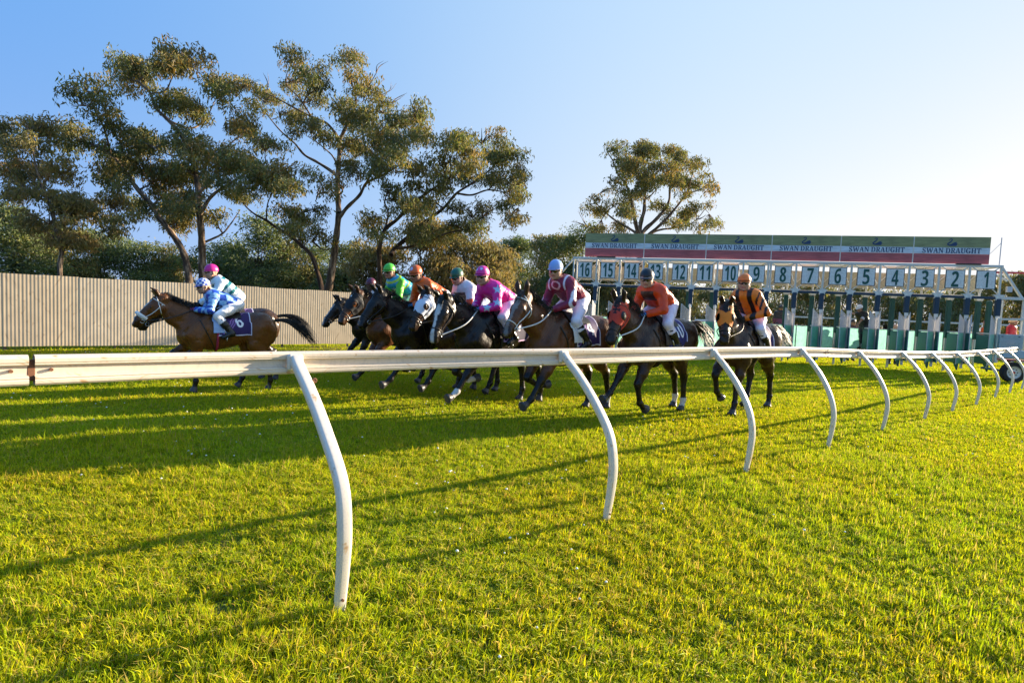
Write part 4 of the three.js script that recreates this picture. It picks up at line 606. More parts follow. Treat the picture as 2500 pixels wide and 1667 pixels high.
  const along = (s, p) => { const d = J.ha[s].map((v, i) => v - J.el[s][i]); return (p[0] - J.el[s][0]) * d[0] + (p[1] - J.el[s][1]) * d[1] + (p[2] - J.el[s][2]) * d[2] < (d[0] ** 2 + d[1] ** 2 + d[2] ** 2) * (o.sleeve ?? 0.97); };
  const up = V3(...J.chest).sub(V3(...J.pelvis)).normalize();
  const hem = (x, y, z) => (x - J.pelvis[0]) * up.x + (y - J.pelvis[1]) * up.y + (z - J.pelvis[2]) * up.z;
  const collar = (x, y, z) => hypot(x - J.head[0], y - J.head[1], z - J.head[2]) > 0.125;
  const armless = o.sleeve !== undefined && o.sleeve < 0;
  mesh(o.topName ?? 'jersey', wear(/torso|arm|fore|neck/, o.puff ?? 0.019, o.jersey, (x, y, z, l) => { const t = nearest(l, x, y, z).tag; return hem(x, y, z) > -0.03 && collar(x, y, z) && (!/fore/.test(t) || (!armless && along(t.endsWith('L') ? 0 : 1, [x, y, z]))); }), clothM, g);
  mesh(o.legName ?? 'breeches', wear(/torso|thigh|shin/, 0.012, o.breeches ?? (() => 0xf0f0f4), (x, y, z, l) => { const p = nearest(l, x, y, z); return p.tag === 'torso' ? hem(x, y, z) < 0.06 : p.tag.startsWith('shin') ? o.longLegs || p.ra === 0.056 : true; }, fold(0.006, 12)), clothM, g);
  for (const s of [0, 1]) mesh('boot', skin([cone(lerp(J.kn[s], J.an[s], 0.26), lerp(J.kn[s], J.an[s], 0.5), 0.06, 0.056, { k: 0.03 }), cone(lerp(J.kn[s], J.an[s], 0.5), J.an[s], 0.056, 0.042, { k: 0.03 }), cone(J.an[s], J.to[s], 0.043, 0.035, { k: 0.03 })].slice(o.longLegs ? 2 : 0), 0.013, { grow: 0.01, bump: fold(0.004, 14) }), bootM, g);
  // helmet with a peak and a band, or a cap
  if (o.helmet) {
    const nT = 40, nP = 72, pos = [], cl = [], idx = [], c0 = [-0.008, 0.05], A = 0.124, Bq = 0.118, Cq = 0.103;
    const rimAt = (ph) => (94 + 10 * (1 - cos(ph)) * 0.5 + 4) * D2R;
    const pt = (th, ph, k = 1) => F.p(c0[0] + A * k * sin(th) * cos(ph), c0[1] + Bq * k * cos(th), Cq * k * sin(th) * sin(ph));
    for (let i = 0; i <= nT; i++) for (let j = 0; j <= nP; j++) { const ph = j / nP * 2 * PI, th = i / nT * rimAt(ph), q = pt(th, ph); pos.push(...q); tmp.set(o.helmet(ph > PI ? ph - 2 * PI : ph, th / D2R)); cl.push(tmp.r, tmp.g, tmp.b); if (i && j) { const p = i * (nP + 1) + j; idx.push(p, p - 1, p - nP - 2, p, p - nP - 2, p - nP - 1); } }
    const q = new THREE.BufferGeometry(); q.setAttribute('position', new THREE.Float32BufferAttribute(pos, 3)); q.setAttribute('color', new THREE.Float32BufferAttribute(cl, 3)); q.setIndex(idx); q.computeVertexNormals();
    const hm = mesh('helmet', q, shellM, g), pp = [], pc = [], pi = [];
    for (let i = 0; i <= 24; i++) for (let j = 0; j <= 5; j++) { const ph = (i / 24 - 0.5) * 2.5, e = 1 - ((i / 24 - 0.5) * 2) ** 2, k = 1.0 + e * 0.34 * [0, 0.5, 1, 1, 0.5, 0][j], th = rimAt(ph) - 0.05 - (j > 2 ? 0.035 : 0) + e * 0.03; pp.push(...pt(th + (k - 1) * 0.12, ph, k)); tmp.set(o.peak ?? o.helmet(0, 60)); pc.push(tmp.r, tmp.g, tmp.b); if (i && j) { const p = i * 6 + j; pi.push(p, p - 1, p - 7, p, p - 7, p - 6); } }
    const k = new THREE.BufferGeometry(); k.setAttribute('position', new THREE.Float32BufferAttribute(pp, 3)); k.setAttribute('color', new THREE.Float32BufferAttribute(pc, 3)); k.setIndex(pi); k.computeVertexNormals(); mesh('peak', k, shellM, hm);
    if (o.band) { const r = []; for (let i = 0; i <= 40; i++) { const ph = i / 40 * 2 * PI; r.push(pt(rimAt(ph) - 0.12, ph, 1.012)); } mesh('band', tube(r, 0.0055, 80, 6), std(o.band, 0.6), hm); }
    mesh('chin_strap', tube([F.p(-0.005, -0.005, -0.098), F.p(0.03, -0.07, -0.07), F.p(0.055, -0.118, 0), F.p(0.03, -0.07, 0.07), F.p(-0.005, -0.005, 0.098)], 0.007, 24, 6), blackM, hm);
  }
  if (o.goggles) { // wrap-round goggles with a strap
    const pos = [], idx = [], n = 24;
    for (let i = 0; i <= n; i++) for (let j = 0; j <= 6; j++) { const ph = (i / n - 0.5) * 2.5, v = j / 6, k = 1 + 0.1 * sin(v * PI), hh = 0.064 - 0.016 * abs(ph); pos.push(...F.p(0.012 + 0.098 * k * cos(ph), 0.008 - hh / 2 + hh * v - (abs(ph) < 0.2 ? 0 : 0), 0.084 * k * sin(ph))); if (i && j) { const p = i * 7 + j; idx.push(p, p - 1, p - 8, p, p - 8, p - 7); } }
    const q = new THREE.BufferGeometry(); q.setAttribute('position', new THREE.Float32BufferAttribute(pos, 3)); q.setIndex(idx); q.computeVertexNormals(); mesh('goggles', q, gogM, g);
  } else for (const s of [-1, 1]) { const e = new THREE.SphereGeometry(0.011, 8, 6); e.translate(...F.p(0.088, 0.005, s * 0.032)); mesh('eye', e, eyeM, g); }
  if (o.hair) { const R = rng(o.seed * 17 + 3), l = []; for (let i = 0; i < 60; i++) { const a = (R() - 0.5) * 2.6, r0 = F.p(-0.055 - 0.05 * cos(a), -0.03 + R() * 0.02, 0.09 * sin(a)), r1 = F.p(-0.09 - 0.05 * cos(a) - R() * 0.03, -0.085 - R() * 0.03, 0.1 * sin(a)), r2 = F.p(-0.13 - R() * 0.1, -0.13 - R() * 0.06, 0.08 * sin(a) + (R() - 0.5) * 0.05); l.push([[r0, r1, r2], 0.008]); } mesh('hair', ribbonHair(l), std(o.hair, 0.6), g); }
  return g;
}
// a jockey crouched over the withers; every joint follows from a few numbers, in the horse's own frame
function jockeyJoints({ hip = [-0.17, 1.78], torso = 28, len = 0.44, headUp = 0, hand = [0.5, 1.64], headZ = 0, spread = 0 }) {
  const a = torso * D2R, ch = [hip[0] + cos(a) * len, hip[1] + sin(a) * len], hd = [ch[0] + 0.165 * cos((torso * 0.55 + 22 + headUp) * D2R) + 0.01, ch[1] + 0.17 * sin((torso * 0.55 + 30 + headUp) * D2R) + 0.03];
  const el = (s) => { const sx = ch[0] - 0.01, sy = ch[1] - 0.02, dx = hand[0] - sx, dy = hand[1] - sy, d = hypot(dx, dy), h = sqrt(max(0.004, 0.285 * 0.285 - d * d / 4)); return [sx + dx / 2 - dy / d * -h * 0.55, sy + dy / 2 + dx / d * -h * 0.9, s * (0.25 + spread)]; };
  return { pelvis: [hip[0], hip[1], 0], chest: [ch[0], ch[1], headZ * 0.3], head: [hd[0], hd[1], headZ], sh: [[ch[0] - 0.01, ch[1] - 0.02, -0.18], [ch[0] - 0.01, ch[1] - 0.02, 0.18]], el: [el(-1), el(1)], ha: [[hand[0], hand[1], -0.07], [hand[0], hand[1], 0.07]], hip: [[hip[0] + 0.01, hip[1] - 0.01, -0.1], [hip[0] + 0.01, hip[1] - 0.01, 0.1]], kn: [[0.16, 1.475, -0.27], [0.16, 1.475, 0.27]], an: [[-0.09, 1.15, -0.31], [-0.09, 1.15, 0.31]], to: [[0.06, 1.085, -0.325], [0.06, 1.085, 0.325]] };
}
// ---------------------------------------------------------------- the field of runners
const clothTex = (num, base, trim, stripe) => canvasTexture(512, 384, (c, w, h) => {
  c.fillStyle = base; c.fillRect(0, 0, w, h); c.strokeStyle = trim; c.lineWidth = 14; c.strokeRect(7, 7, w - 14, h - 14);
  c.strokeStyle = stripe; c.lineWidth = 16; for (const k of [0, 1, 2]) { c.beginPath(); c.moveTo(w * 0.12 + k * 34, h); c.bezierCurveTo(w * 0.3 + k * 40, h * 0.7, w * 0.4 + k * 40, h * 0.4, w * 0.75 + k * 34, 0); c.stroke(); }
  c.fillStyle = '#f4f2f6'; c.font = 'bold 230px sans-serif'; c.textAlign = 'center'; c.textBaseline = 'middle'; c.fillText(num, w * 0.64, h * 0.5);
});
const cloth = (num, base = '#35205c', trim = '#d9d4e6', stripe = '#9a6fb0') => new THREE.MeshStandardMaterial({ map: clothTex(num, base, trim, stripe), roughness: 0.75, side: THREE.DoubleSide });
const BASE_HEAD = 49.7;
const star5 = (x, y, r) => { const d = hypot(x, y); if (d > r) return false; const t = 2 * PI / 5, a = Math.atan2(x, y), k = abs((((a + t / 2) % t) + t) % t - t / 2), q = 0.42 * r, s = sin(PI / 5); return d < r * q * s / (q * sin(PI / 5 - k) + r * sin(k)); };
const pinkSeat = { hip: [-0.2, 1.74], torso: 24, len: 0.46, hand: [0.47, 1.58], headUp: 2 };
const pinkStars = (() => { const J = jockeyJoints(pinkSeat), c = [], m = (a, b, t) => a.map((v, i) => v + (b[i] - v) * t); for (const s of [0, 1]) { const n = V3(0.62, 0.15, s ? 0.3 : -0.76).normalize(), side = V3(0, 1, 0).cross(n).normalize(), up = n.clone().cross(side); for (const p of [m(J.sh[s], J.el[s], 0.1), m(J.sh[s], J.el[s], 0.8), m(J.el[s], J.ha[s], 0.55), m(J.pelvis, J.sh[s], 0.5)]) c.push([V3(...p), side, up]); } return c; })();
function along(v, n) { return ((v % n) + n) % n; }
const RUN = {
  // [left, right]; fore: forearm, cannon, pastern, hoof; hind: thigh, gaskin, cannon, pastern, hoof
  lead: { fore: [[6, -4, 8, 4], [62, 8, -20, -30]], hind: [[14, -36, -8, 10], [46, -14, 16, 24]] },
  reach: { fore: [[34, 36, 52, 60], [38, -62, -95, -110]], hind: [[20, -48, -14, 6], [34, -38, -6, 16]] },
  stand: { fore: [[12, 6, 20, 14], [52, -18, -50, -70]], hind: [[30, -42, -6, 14], [48, -22, 14, 30]] },
  stride: { fore: [[24, -16, -52, -75], [44, 42, 56, 62]], hind: [[36, -34, -4, 16], [24, -44, -12, 10]] },
  fold: { fore: [[40, -75, -100, -120], [30, 30, 46, 54]], hind: [[50, -16, 18, 30], [30, -40, -6, 16]] },
  push: { fore: [[22, 18, 34, 40], [46, -40, -80, -95]], hind: [[8, -58, -30, -10], [26, -44, -16, 0]] },
};
const turnOf = (h) => Math.atan2(-cos(h * D2R), -sin(h * D2R));
function ride(o) {
  const h = buildHorse({ ...o.horse, at: o.at, head: o.head ?? BASE_HEAD, seed: o.seed, hands: o.seat.hand ?? [0.5, 1.64] });
  const s = o.horse.scale ?? 1;
  buildPerson({ ...o.jockey, J: jockeyJoints(o.seat), pos: [o.at[0], h.lift * s, o.at[1]], turn: turnOf(o.head ?? BASE_HEAD), seed: o.seed * 3.3 + 1, group: 'jockeys riding the racehorses', scale: s });
}
const white2 = () => 0xeeeef4;
const spot = (px, depth) => { const p = at(px, 900, depth); return [p[0], p[2]]; };
ride({ // checked blue leader
  at: spot(545, 9.2), head: 52, seed: 1, seat: { hip: [-0.22, 1.70], torso: 20, len: 0.46, hand: [0.5, 1.58], headUp: 4 },
  horse: { ...RUN.lead, coat: 'brightbay', neck: 40, face: 46, tail: 2, scale: 0.9, bridle: 'white', reins: 'dark', blaze: 0.8, fleeceBand: true, cloth: cloth('6'), girth: std(0xb03050, 0.7), flap: std(0xa8c0e8, 0.7), label: 'bright bay racehorse with white fleece noseband out in front before the fence' },
  jockey: { label: 'jockey in blue and white checked silks and checked cap crouching low', skin: 'fair', yaw: -12, pitch: -14, goggles: 1, gloves: 0xc0589a, hair: 0xd9c08a, helmet: (p, t) => (along(floor(p * 2.6) + floor(t / 21), 2) ? 0x1a47b8 : 0xdfe8fa), peak: 0x1a47b8,
    jersey: (x, y, z, tg, h) => { const k = /fore|arm/.test(tg) ? floor(h * 4.2 + (tg[0] === 'f' ? 1 : 0)) + floor((y + z) * 9) : floor(x * 8.5) + floor(y * 8.5) + floor(z * 8.5); return along(k, 2) ? 0x1747b4 : 0x8fc2f4; }, breeches: white2 },
});
ride({ // pink cap behind the leader
  at: spot(556, 10.25), head: 52, seed: 2, seat: { hip: [-0.16, 1.78], torso: 38, hand: [0.5, 1.62], headUp: 4 },
  horse: { ...RUN.reach, coat: 'brown', neck: 28, face: 52, tail: 5, scale: 0.97, bridle: 'dark', blaze: 0.7, cloth: cloth('3'), label: 'dark brown racehorse almost hidden behind the bright bay leader' },
  jockey: { label: 'jockey in a pink cap and teal top behind the checked jockey', skin: 'fair', yaw: -5, pitch: -8, goggles: 1, gloves: 0x222222, helmet: () => 0xd21a8c, peak: 0xb81478, jersey: (x, y, z, tg) => (/arm|fore/.test(tg) ? 0xd8e6ee : along(x * 5 + y * 5, 1) < 0.45 ? 0x0a6f7c : y > 2.0 && z > 0 ? 0xc02030 : 0xd8eaf2), breeches: white2 },
});
ride({ // maroon cap
  at: spot(934, 12.5), head: 48, seed: 3, seat: { hip: [-0.16, 1.74], torso: 30, hand: [0.5, 1.60] },
  horse: { ...RUN.stride, coat: 'black', neck: 32, face: 50, blaze: 0.5, bridle: 'dark', cloth: cloth('9'), label: 'nearly black racehorse half hidden behind the bay in the black hood' },
  jockey: { label: 'jockey in a plain maroon cap with maroon and blue silks', skin: 'brown', yaw: -20, pitch: -6, helmet: () => 0x5a1236, peak: 0x3a0c22, gloves: 0x18181c, jersey: (x, y, z, tg) => (tg === 'torso' ? (z < -0.02 ? 0xe6e6f2 : 0x5a1230) : along(x * 6, 1) < 0.5 ? 0x2060c0 : 0x641432), breeches: white2 },
});
ride({ // lime cap
  at: spot(985, 10.9), head: 47, seed: 4, seat: { hip: [-0.17, 1.84], torso: 27, len: 0.46, hand: [0.5, 1.62], headUp: 6 },
  horse: { ...RUN.fold, coat: 'bay', neck: 40, face: 50, turn: -14, scale: 1.06, bridle: 'dark', reins: 'white', cloth: cloth('11'), socks: [], hood: { paint: (u, v, w) => (u < 0.12 && abs(w) < 0.015 && v > 0.02 ? 0xe0e0e0 : 0x15161c) }, label: 'bay racehorse in a black hood with a pale spot and white reins' },
  jockey: { label: 'jockey in lime green cap and sleeves with a turquoise body', skin: 'tan', yaw: -24, pitch: -10, goggles: 1, gloves: 0x18181a, helmet: () => 0x52c232, peak: 0x48ac2c, band: 0x0e3a14, jersey: (x, y, z, tg) => (/arm|fore/.test(tg) ? 0x58c01e : along((x + y) * 3.4, 1) < 0.16 ? 0xb4d82c : 0x129fc8), breeches: white2 },
});
ride({ // orange with the round badge
  at: spot(1052, 10.0), head: 48, seed: 5, seat: { hip: [-0.18, 1.78], torso: 24, len: 0.45, hand: [0.46, 1.60], headUp: 4 },
  horse: { ...RUN.reach, coat: 'black', neck: 38, face: 50, turn: -8, scale: 1.07, bridle: 'dark', socks: [], cloth: cloth('8'), label: 'black racehorse with a plain face under the orange silks' },
  jockey: { label: 'jockey in glossy orange silks with a round white badge on the cap', skin: 'tan', yaw: -22, pitch: -16, goggles: 1, gloves: 0x3f8fd2, band: 0x2a120a,
    helmet: (p, t) => { const x = (p - 0.12) * sin(t * D2R) * 0.12, y = (52 - t) * D2R * 0.12, r = hypot(x, y); if (r < 0.034) { const a = Math.atan2(x, -y); return r > 0.026 ? 0x8a8fc8 : abs(x) < 0.004 || (y < 0 && abs(abs(a) - 0.78) < 0.16) ? 0x8a8fc8 : 0xe8e4ee; } return 0xd45e16; }, peak: 0xc8560f,
    jersey: (x, y, z, tg) => (tg === 'torso' && abs(hypot(x - 0.2, z * 1.0) - 0.1) < 0.02 && y < 2.0 ? 0xeec39a : 0xe0600c), breeches: white2 },
});
ride({ // dark green cap
  at: spot(1150, 9.9), head: 47, seed: 6, seat: { hip: [-0.18, 1.77], torso: 24, len: 0.46, hand: [0.48, 1.60], headUp: 4 },
  horse: { ...RUN.fold, coat: 'brown', neck: 42, face: 54, turn: -14, scale: 1.06, bridle: 'dark', cloth: cloth('2'), hood: { paint: (u, v, w) => (hypot(u - 0.1, abs(w) * 1.6) < 0.035 && v > 0 ? 0xc0401c : 0xd6dcea) }, label: 'brown racehorse in a white hood with an orange mark' },
  jockey: { label: 'jockey in a dark green cap and white top with orange cuffs', skin: 'fair', yaw: -14, pitch: -20, goggles: 1, gloves: 0x4a2a6a, hair: 0x5a3018, helmet: () => 0x0c5a44, peak: 0x0a4a38, jersey: (x, y, z, tg, h) => (/arm/.test(tg) && h > 0.72 ? 0xd84818 : tg === 'torso' && y < 1.86 ? 0x3a3424 : /fore/.test(tg) && h < 0.2 ? 0xd84818 : 0xd2d4e0), breeches: white2 },
});
ride({ // pink with stars
  at: spot(1212, 8.95), head: 47, seed: 7, seat: pinkSeat,
  horse: { ...RUN.reach, coat: 'black', neck: 32, face: 62, turn: -20, scale: 1.07, bridle: 'dark', reins: 'white', blaze: 1, socks: ['fR', 'fL'], cloth: cloth('7', '#241a44', '#c8a8d8', '#b58cc4'), label: 'black racehorse with a long white blaze under the pink silks' },
  jockey: { label: 'jockey in bright pink silks with pale stars on cap and sleeves', skin: 'fair', yaw: -26, pitch: -8, goggles: 1, gloves: 0x5f8fd0, peak: 0xcf1c86, band: 0x8a1058,
    helmet: (p, t) => { for (const [a, b] of [[-0.3, 50], [0.65, 58], [-1.3, 60], [1.6, 55], [2.6, 60]]) if (star5((p - a) * sin(t * D2R) * 0.115, (t - b) * D2R * 0.115, 0.034)) return 0xbcd6f4; return 0xe0249a; },
    jersey: (x, y, z, tg) => { const p = V3(x, y, z); for (const [c, e, u] of pinkStars) { const d = p.clone().sub(c); if (d.length() < 0.13 && star5(d.dot(e), d.dot(u), 0.075)) return 0xb8d8f6; } return 0xe4209a; }, breeches: () => 0xe2d2ea },
});
ride({ // maroon silks, pale blue cap
  at: spot(1384, 8.55), head: 47, seed: 8, seat: { hip: [-0.18, 1.82], torso: 27, len: 0.45, hand: [0.46, 1.62], headUp: 6 },
  horse: { ...RUN.reach, coat: 'bay', neck: 41, face: 48, turn: -14, scale: 1.07, ears: 1, bridle: 'white', reins: 'white', socks: ['hL'], blaze: 0.25, cloth: cloth('4'), flap: whiteLeather, label: 'bay racehorse with a white bridle and noseband under the maroon silks' },
  jockey: { label: 'jockey in maroon silks with white sleeve stripes and shiny pale blue cap', skin: 'fair', yaw: -22, pitch: -10, goggles: 1, helmet: (p, t) => (abs(p - 0.9) < 0.05 && t > 25 ? 0x2a1a3a : 0x8fb0ea), peak: 0x9aa0c8,
    jersey: (x, y, z, tg, h) => { if (/arm|fore/.test(tg)) return abs(z) > 0.245 && along(h * 40 + z * 300, 9) < 9 && abs(abs(z) - 0.285) < 0.018 ? 0xe4dff0 : 0x82183f; return abs(abs(z) - 0.15) < 0.014 ? 0xe4dff0 : (abs(hypot((y - 1.98) * 1.4, z) - 0.075) < 0.014 && x > -0.1) ? 0xe0b8c8 : 0x82183f; }, breeches: () => 0xe6e4f4 },
});
ride({ // red hood
  at: spot(1600, 8.8), head: 48, seed: 9, seat: { hip: [-0.18, 1.78], torso: 25, len: 0.45, hand: [0.46, 1.60], headUp: 4 },
  horse: { ...RUN.stride, coat: 'brown', neck: 38, face: 56, turn: -16, scale: 1.07, ears: 0.5, bridle: 'dark', reins: 'white', socks: ['hL', 'hR'], cloth: cloth('10', '#2c2a6a', '#c8c8e8', '#5a58a8'), hood: { cups: 1, paint: (u, v, w) => { const a = u - 0.15, b = w, k = 0.03; return v > -0.01 && ((abs(a) < 0.012 + abs(b) * 0 && abs(b) < 0.05) || (abs(b) < 0.012 && abs(a) < 0.055) || (abs(abs(a) - 0.045) < 0.012 && abs(b) < 0.024) || (abs(abs(b) - 0.042) < 0.01 && abs(a) < 0.022)) ? 0x241014 : 0xc03a24; } }, label: 'dark brown racehorse in a red hood with black cross and eye cups' },
  jockey: { label: 'jockey in orange red silks and a black cap with white rim', skin: 'fair', yaw: -26, pitch: -14, goggles: 1, gloves: 0x4a90d8, hair: 0x8a6a40, helmet: (p, t) => (t > 91 ? 0xc8c4c8 : 0x10111a), peak: 0x2a2a34, jersey: (x, y, z, tg) => (tg === 'torso' && abs(z) < 0.11 && y < 1.95 && y > 1.82 ? 0x33221c : 0xdc4410), breeches: () => 0xe8def0 },
});
ride({ // orange hood
  at: spot(1820, 9.5), head: 48, seed: 10, seat: { hip: [-0.18, 1.72], torso: 42, len: 0.45, hand: [0.34, 1.62], headUp: 8, spread: 0.1 },
  horse: { ...RUN.stand, coat: 'brown', neck: 45, face: 58, turn: -28, scale: 1.06, ears: 0, bridle: 'dark', cloth: cloth('1'), hood: { cups: 1, paint: (u, v, w) => (abs(u - 0.1) + abs(w) * 0.9 < 0.062 && v > -0.01 ? 0x1a1418 : u < 0.02 ? 0x2a1a18 : 0xe8801e) }, label: 'dark brown racehorse in an orange hood with black diamond nearest the gate' },
  jockey: { label: 'jockey in orange and black striped sleeves with plain orange cap', skin: 'fair', yaw: -24, pitch: -4, goggles: 1, gloves: 0x18181c, hair: 0xcfc2a8, band: 0x3a1a08, helmet: () => 0xf47a18, peak: 0xe87018, jersey: (x, y, z, tg, h) => (/arm|fore/.test(tg) ? (along(h * 2 + (y - x) * 2 + abs(z) * 14, 1.6) < 0.7 ? 0x16141c : 0xf67c1c) : abs(abs(z) - 0.1) < 0.035 ? 0x1c1618 : 0xf6841e), breeches: () => 0xe8e2f4 },
});
// ---------------------------------------------------------------- trees
const barkTex = dataTexture(256, (u, v) => { const a = tnoise(u, v * 0.4, 30, 2.7), b = tnoise(u, v, 9, 6.3), c = tnoise(u, v, 60, 1.9), p = max(0, min(1, 0.5 + b * 1.6 + a * 0.5)), f = 0.85 + 0.3 * c; return [(0.36 + 0.36 * p) * f, (0.29 + 0.33 * p) * f, (0.24 + 0.28 * p) * f]; });
const barkM = new THREE.MeshStandardMaterial({ map: barkTex, roughness: 0.95 }), darkBarkM = new THREE.MeshStandardMaterial({ map: barkTex, roughness: 1, color: 0xa89a90 });
const leafM = new THREE.MeshPhysicalMaterial({ vertexColors: true, roughness: 1, side: THREE.DoubleSide, transmission: 0.45, thickness: 0 });
function clump(seed, n, rad, len, wid, droop, cols) {
  const r = rng(seed), pos = [], cl = [], idx = [];
  for (let i = 0; i < n; i++) {
    const a = r() * 2 * PI, q = rad * sqrt(r()), c = V3(q * cos(a), (r() - 0.5) * rad * 1.1, q * sin(a)), d = V3((r() - 0.5) * 1.6, -droop + (r() - 0.5) * 1.6, (r() - 0.5) * 1.6).normalize(), w = V3(r() - 0.5, r() - 0.5, r() - 0.5).cross(d).normalize(), L = len * (0.7 + r() * 0.6), W = wid * (0.7 + r() * 0.6), o = pos.length / 3;
    const m = c.clone().addScaledVector(d, L * 0.45), e = c.clone().addScaledVector(d, L), up = V3().crossVectors(d, w).multiplyScalar(W * 0.25);
    for (const p of [c, m.clone().addScaledVector(w, W / 2).add(up), e, m.clone().addScaledVector(w, -W / 2).add(up)]) pos.push(p.x, p.y, p.z);
    const k = cols[floor(r() * cols.length)], f = 0.75 + r() * 0.5; for (let j = 0; j < 4; j++) cl.push(k[0] * f, k[1] * f, k[2] * f);
    idx.push(o, o + 1, o + 3, o + 1, o + 2, o + 3);
  }
  const g = new THREE.BufferGeometry(); g.setAttribute('position', new THREE.Float32BufferAttribute(pos, 3)); g.setAttribute('color', new THREE.Float32BufferAttribute(cl, 3)); g.setIndex(idx); g.computeVertexNormals(); return g;
}
const OLIVE = [[0.18, 0.20, 0.045], [0.13, 0.16, 0.045], [0.24, 0.22, 0.045], [0.28, 0.21, 0.045]], GOLD = [[0.28, 0.22, 0.065], [0.32, 0.235, 0.06], [0.21, 0.20, 0.055], [0.26, 0.185, 0.055]], DEEP = [[0.09, 0.14, 0.03], [0.12, 0.17, 0.035], [0.18, 0.20, 0.04], [0.08, 0.11, 0.03]];
const CLUMPS = { olive: [clump(21, 48, 0.513, 0.25, 0.075, 0.95, OLIVE), clump(22, 40, 0.594, 0.27, 0.07, 0.95, OLIVE)], gold: [clump(23, 48, 0.513, 0.25, 0.075, 0.95, GOLD), clump(24, 40, 0.567, 0.27, 0.07, 0.95, GOLD)], deep: [clump(25, 52, 0.567, 0.19, 0.075, 0.2, DEEP), clump(26, 44, 0.621, 0.2, 0.07, 0.3, DEEP)] };
function crown(parent, spots, kind, name = 'crown') {
  CLUMPS[kind].forEach((g, k) => {
    const mine = spots.filter((_, i) => i % 2 === k), im = new THREE.InstancedMesh(g, leafM, mine.length), q = new THREE.Quaternion(), e = new THREE.Euler(), m = new THREE.Matrix4();
    mine.forEach(([p, s, c], i) => { q.setFromEuler(e.set((s * 77 % 1) - 0.5, s * 971 % 6.283, (s * 131 % 1) - 0.5)); im.setMatrixAt(i, m.compose(p, q, V3(s, s, s))); im.setColorAt(i, c); });
    im.name = name; im.userData = { kind: 'stuff' }; im.castShadow = im.receiveShadow = true; parent.add(im);
  });
}
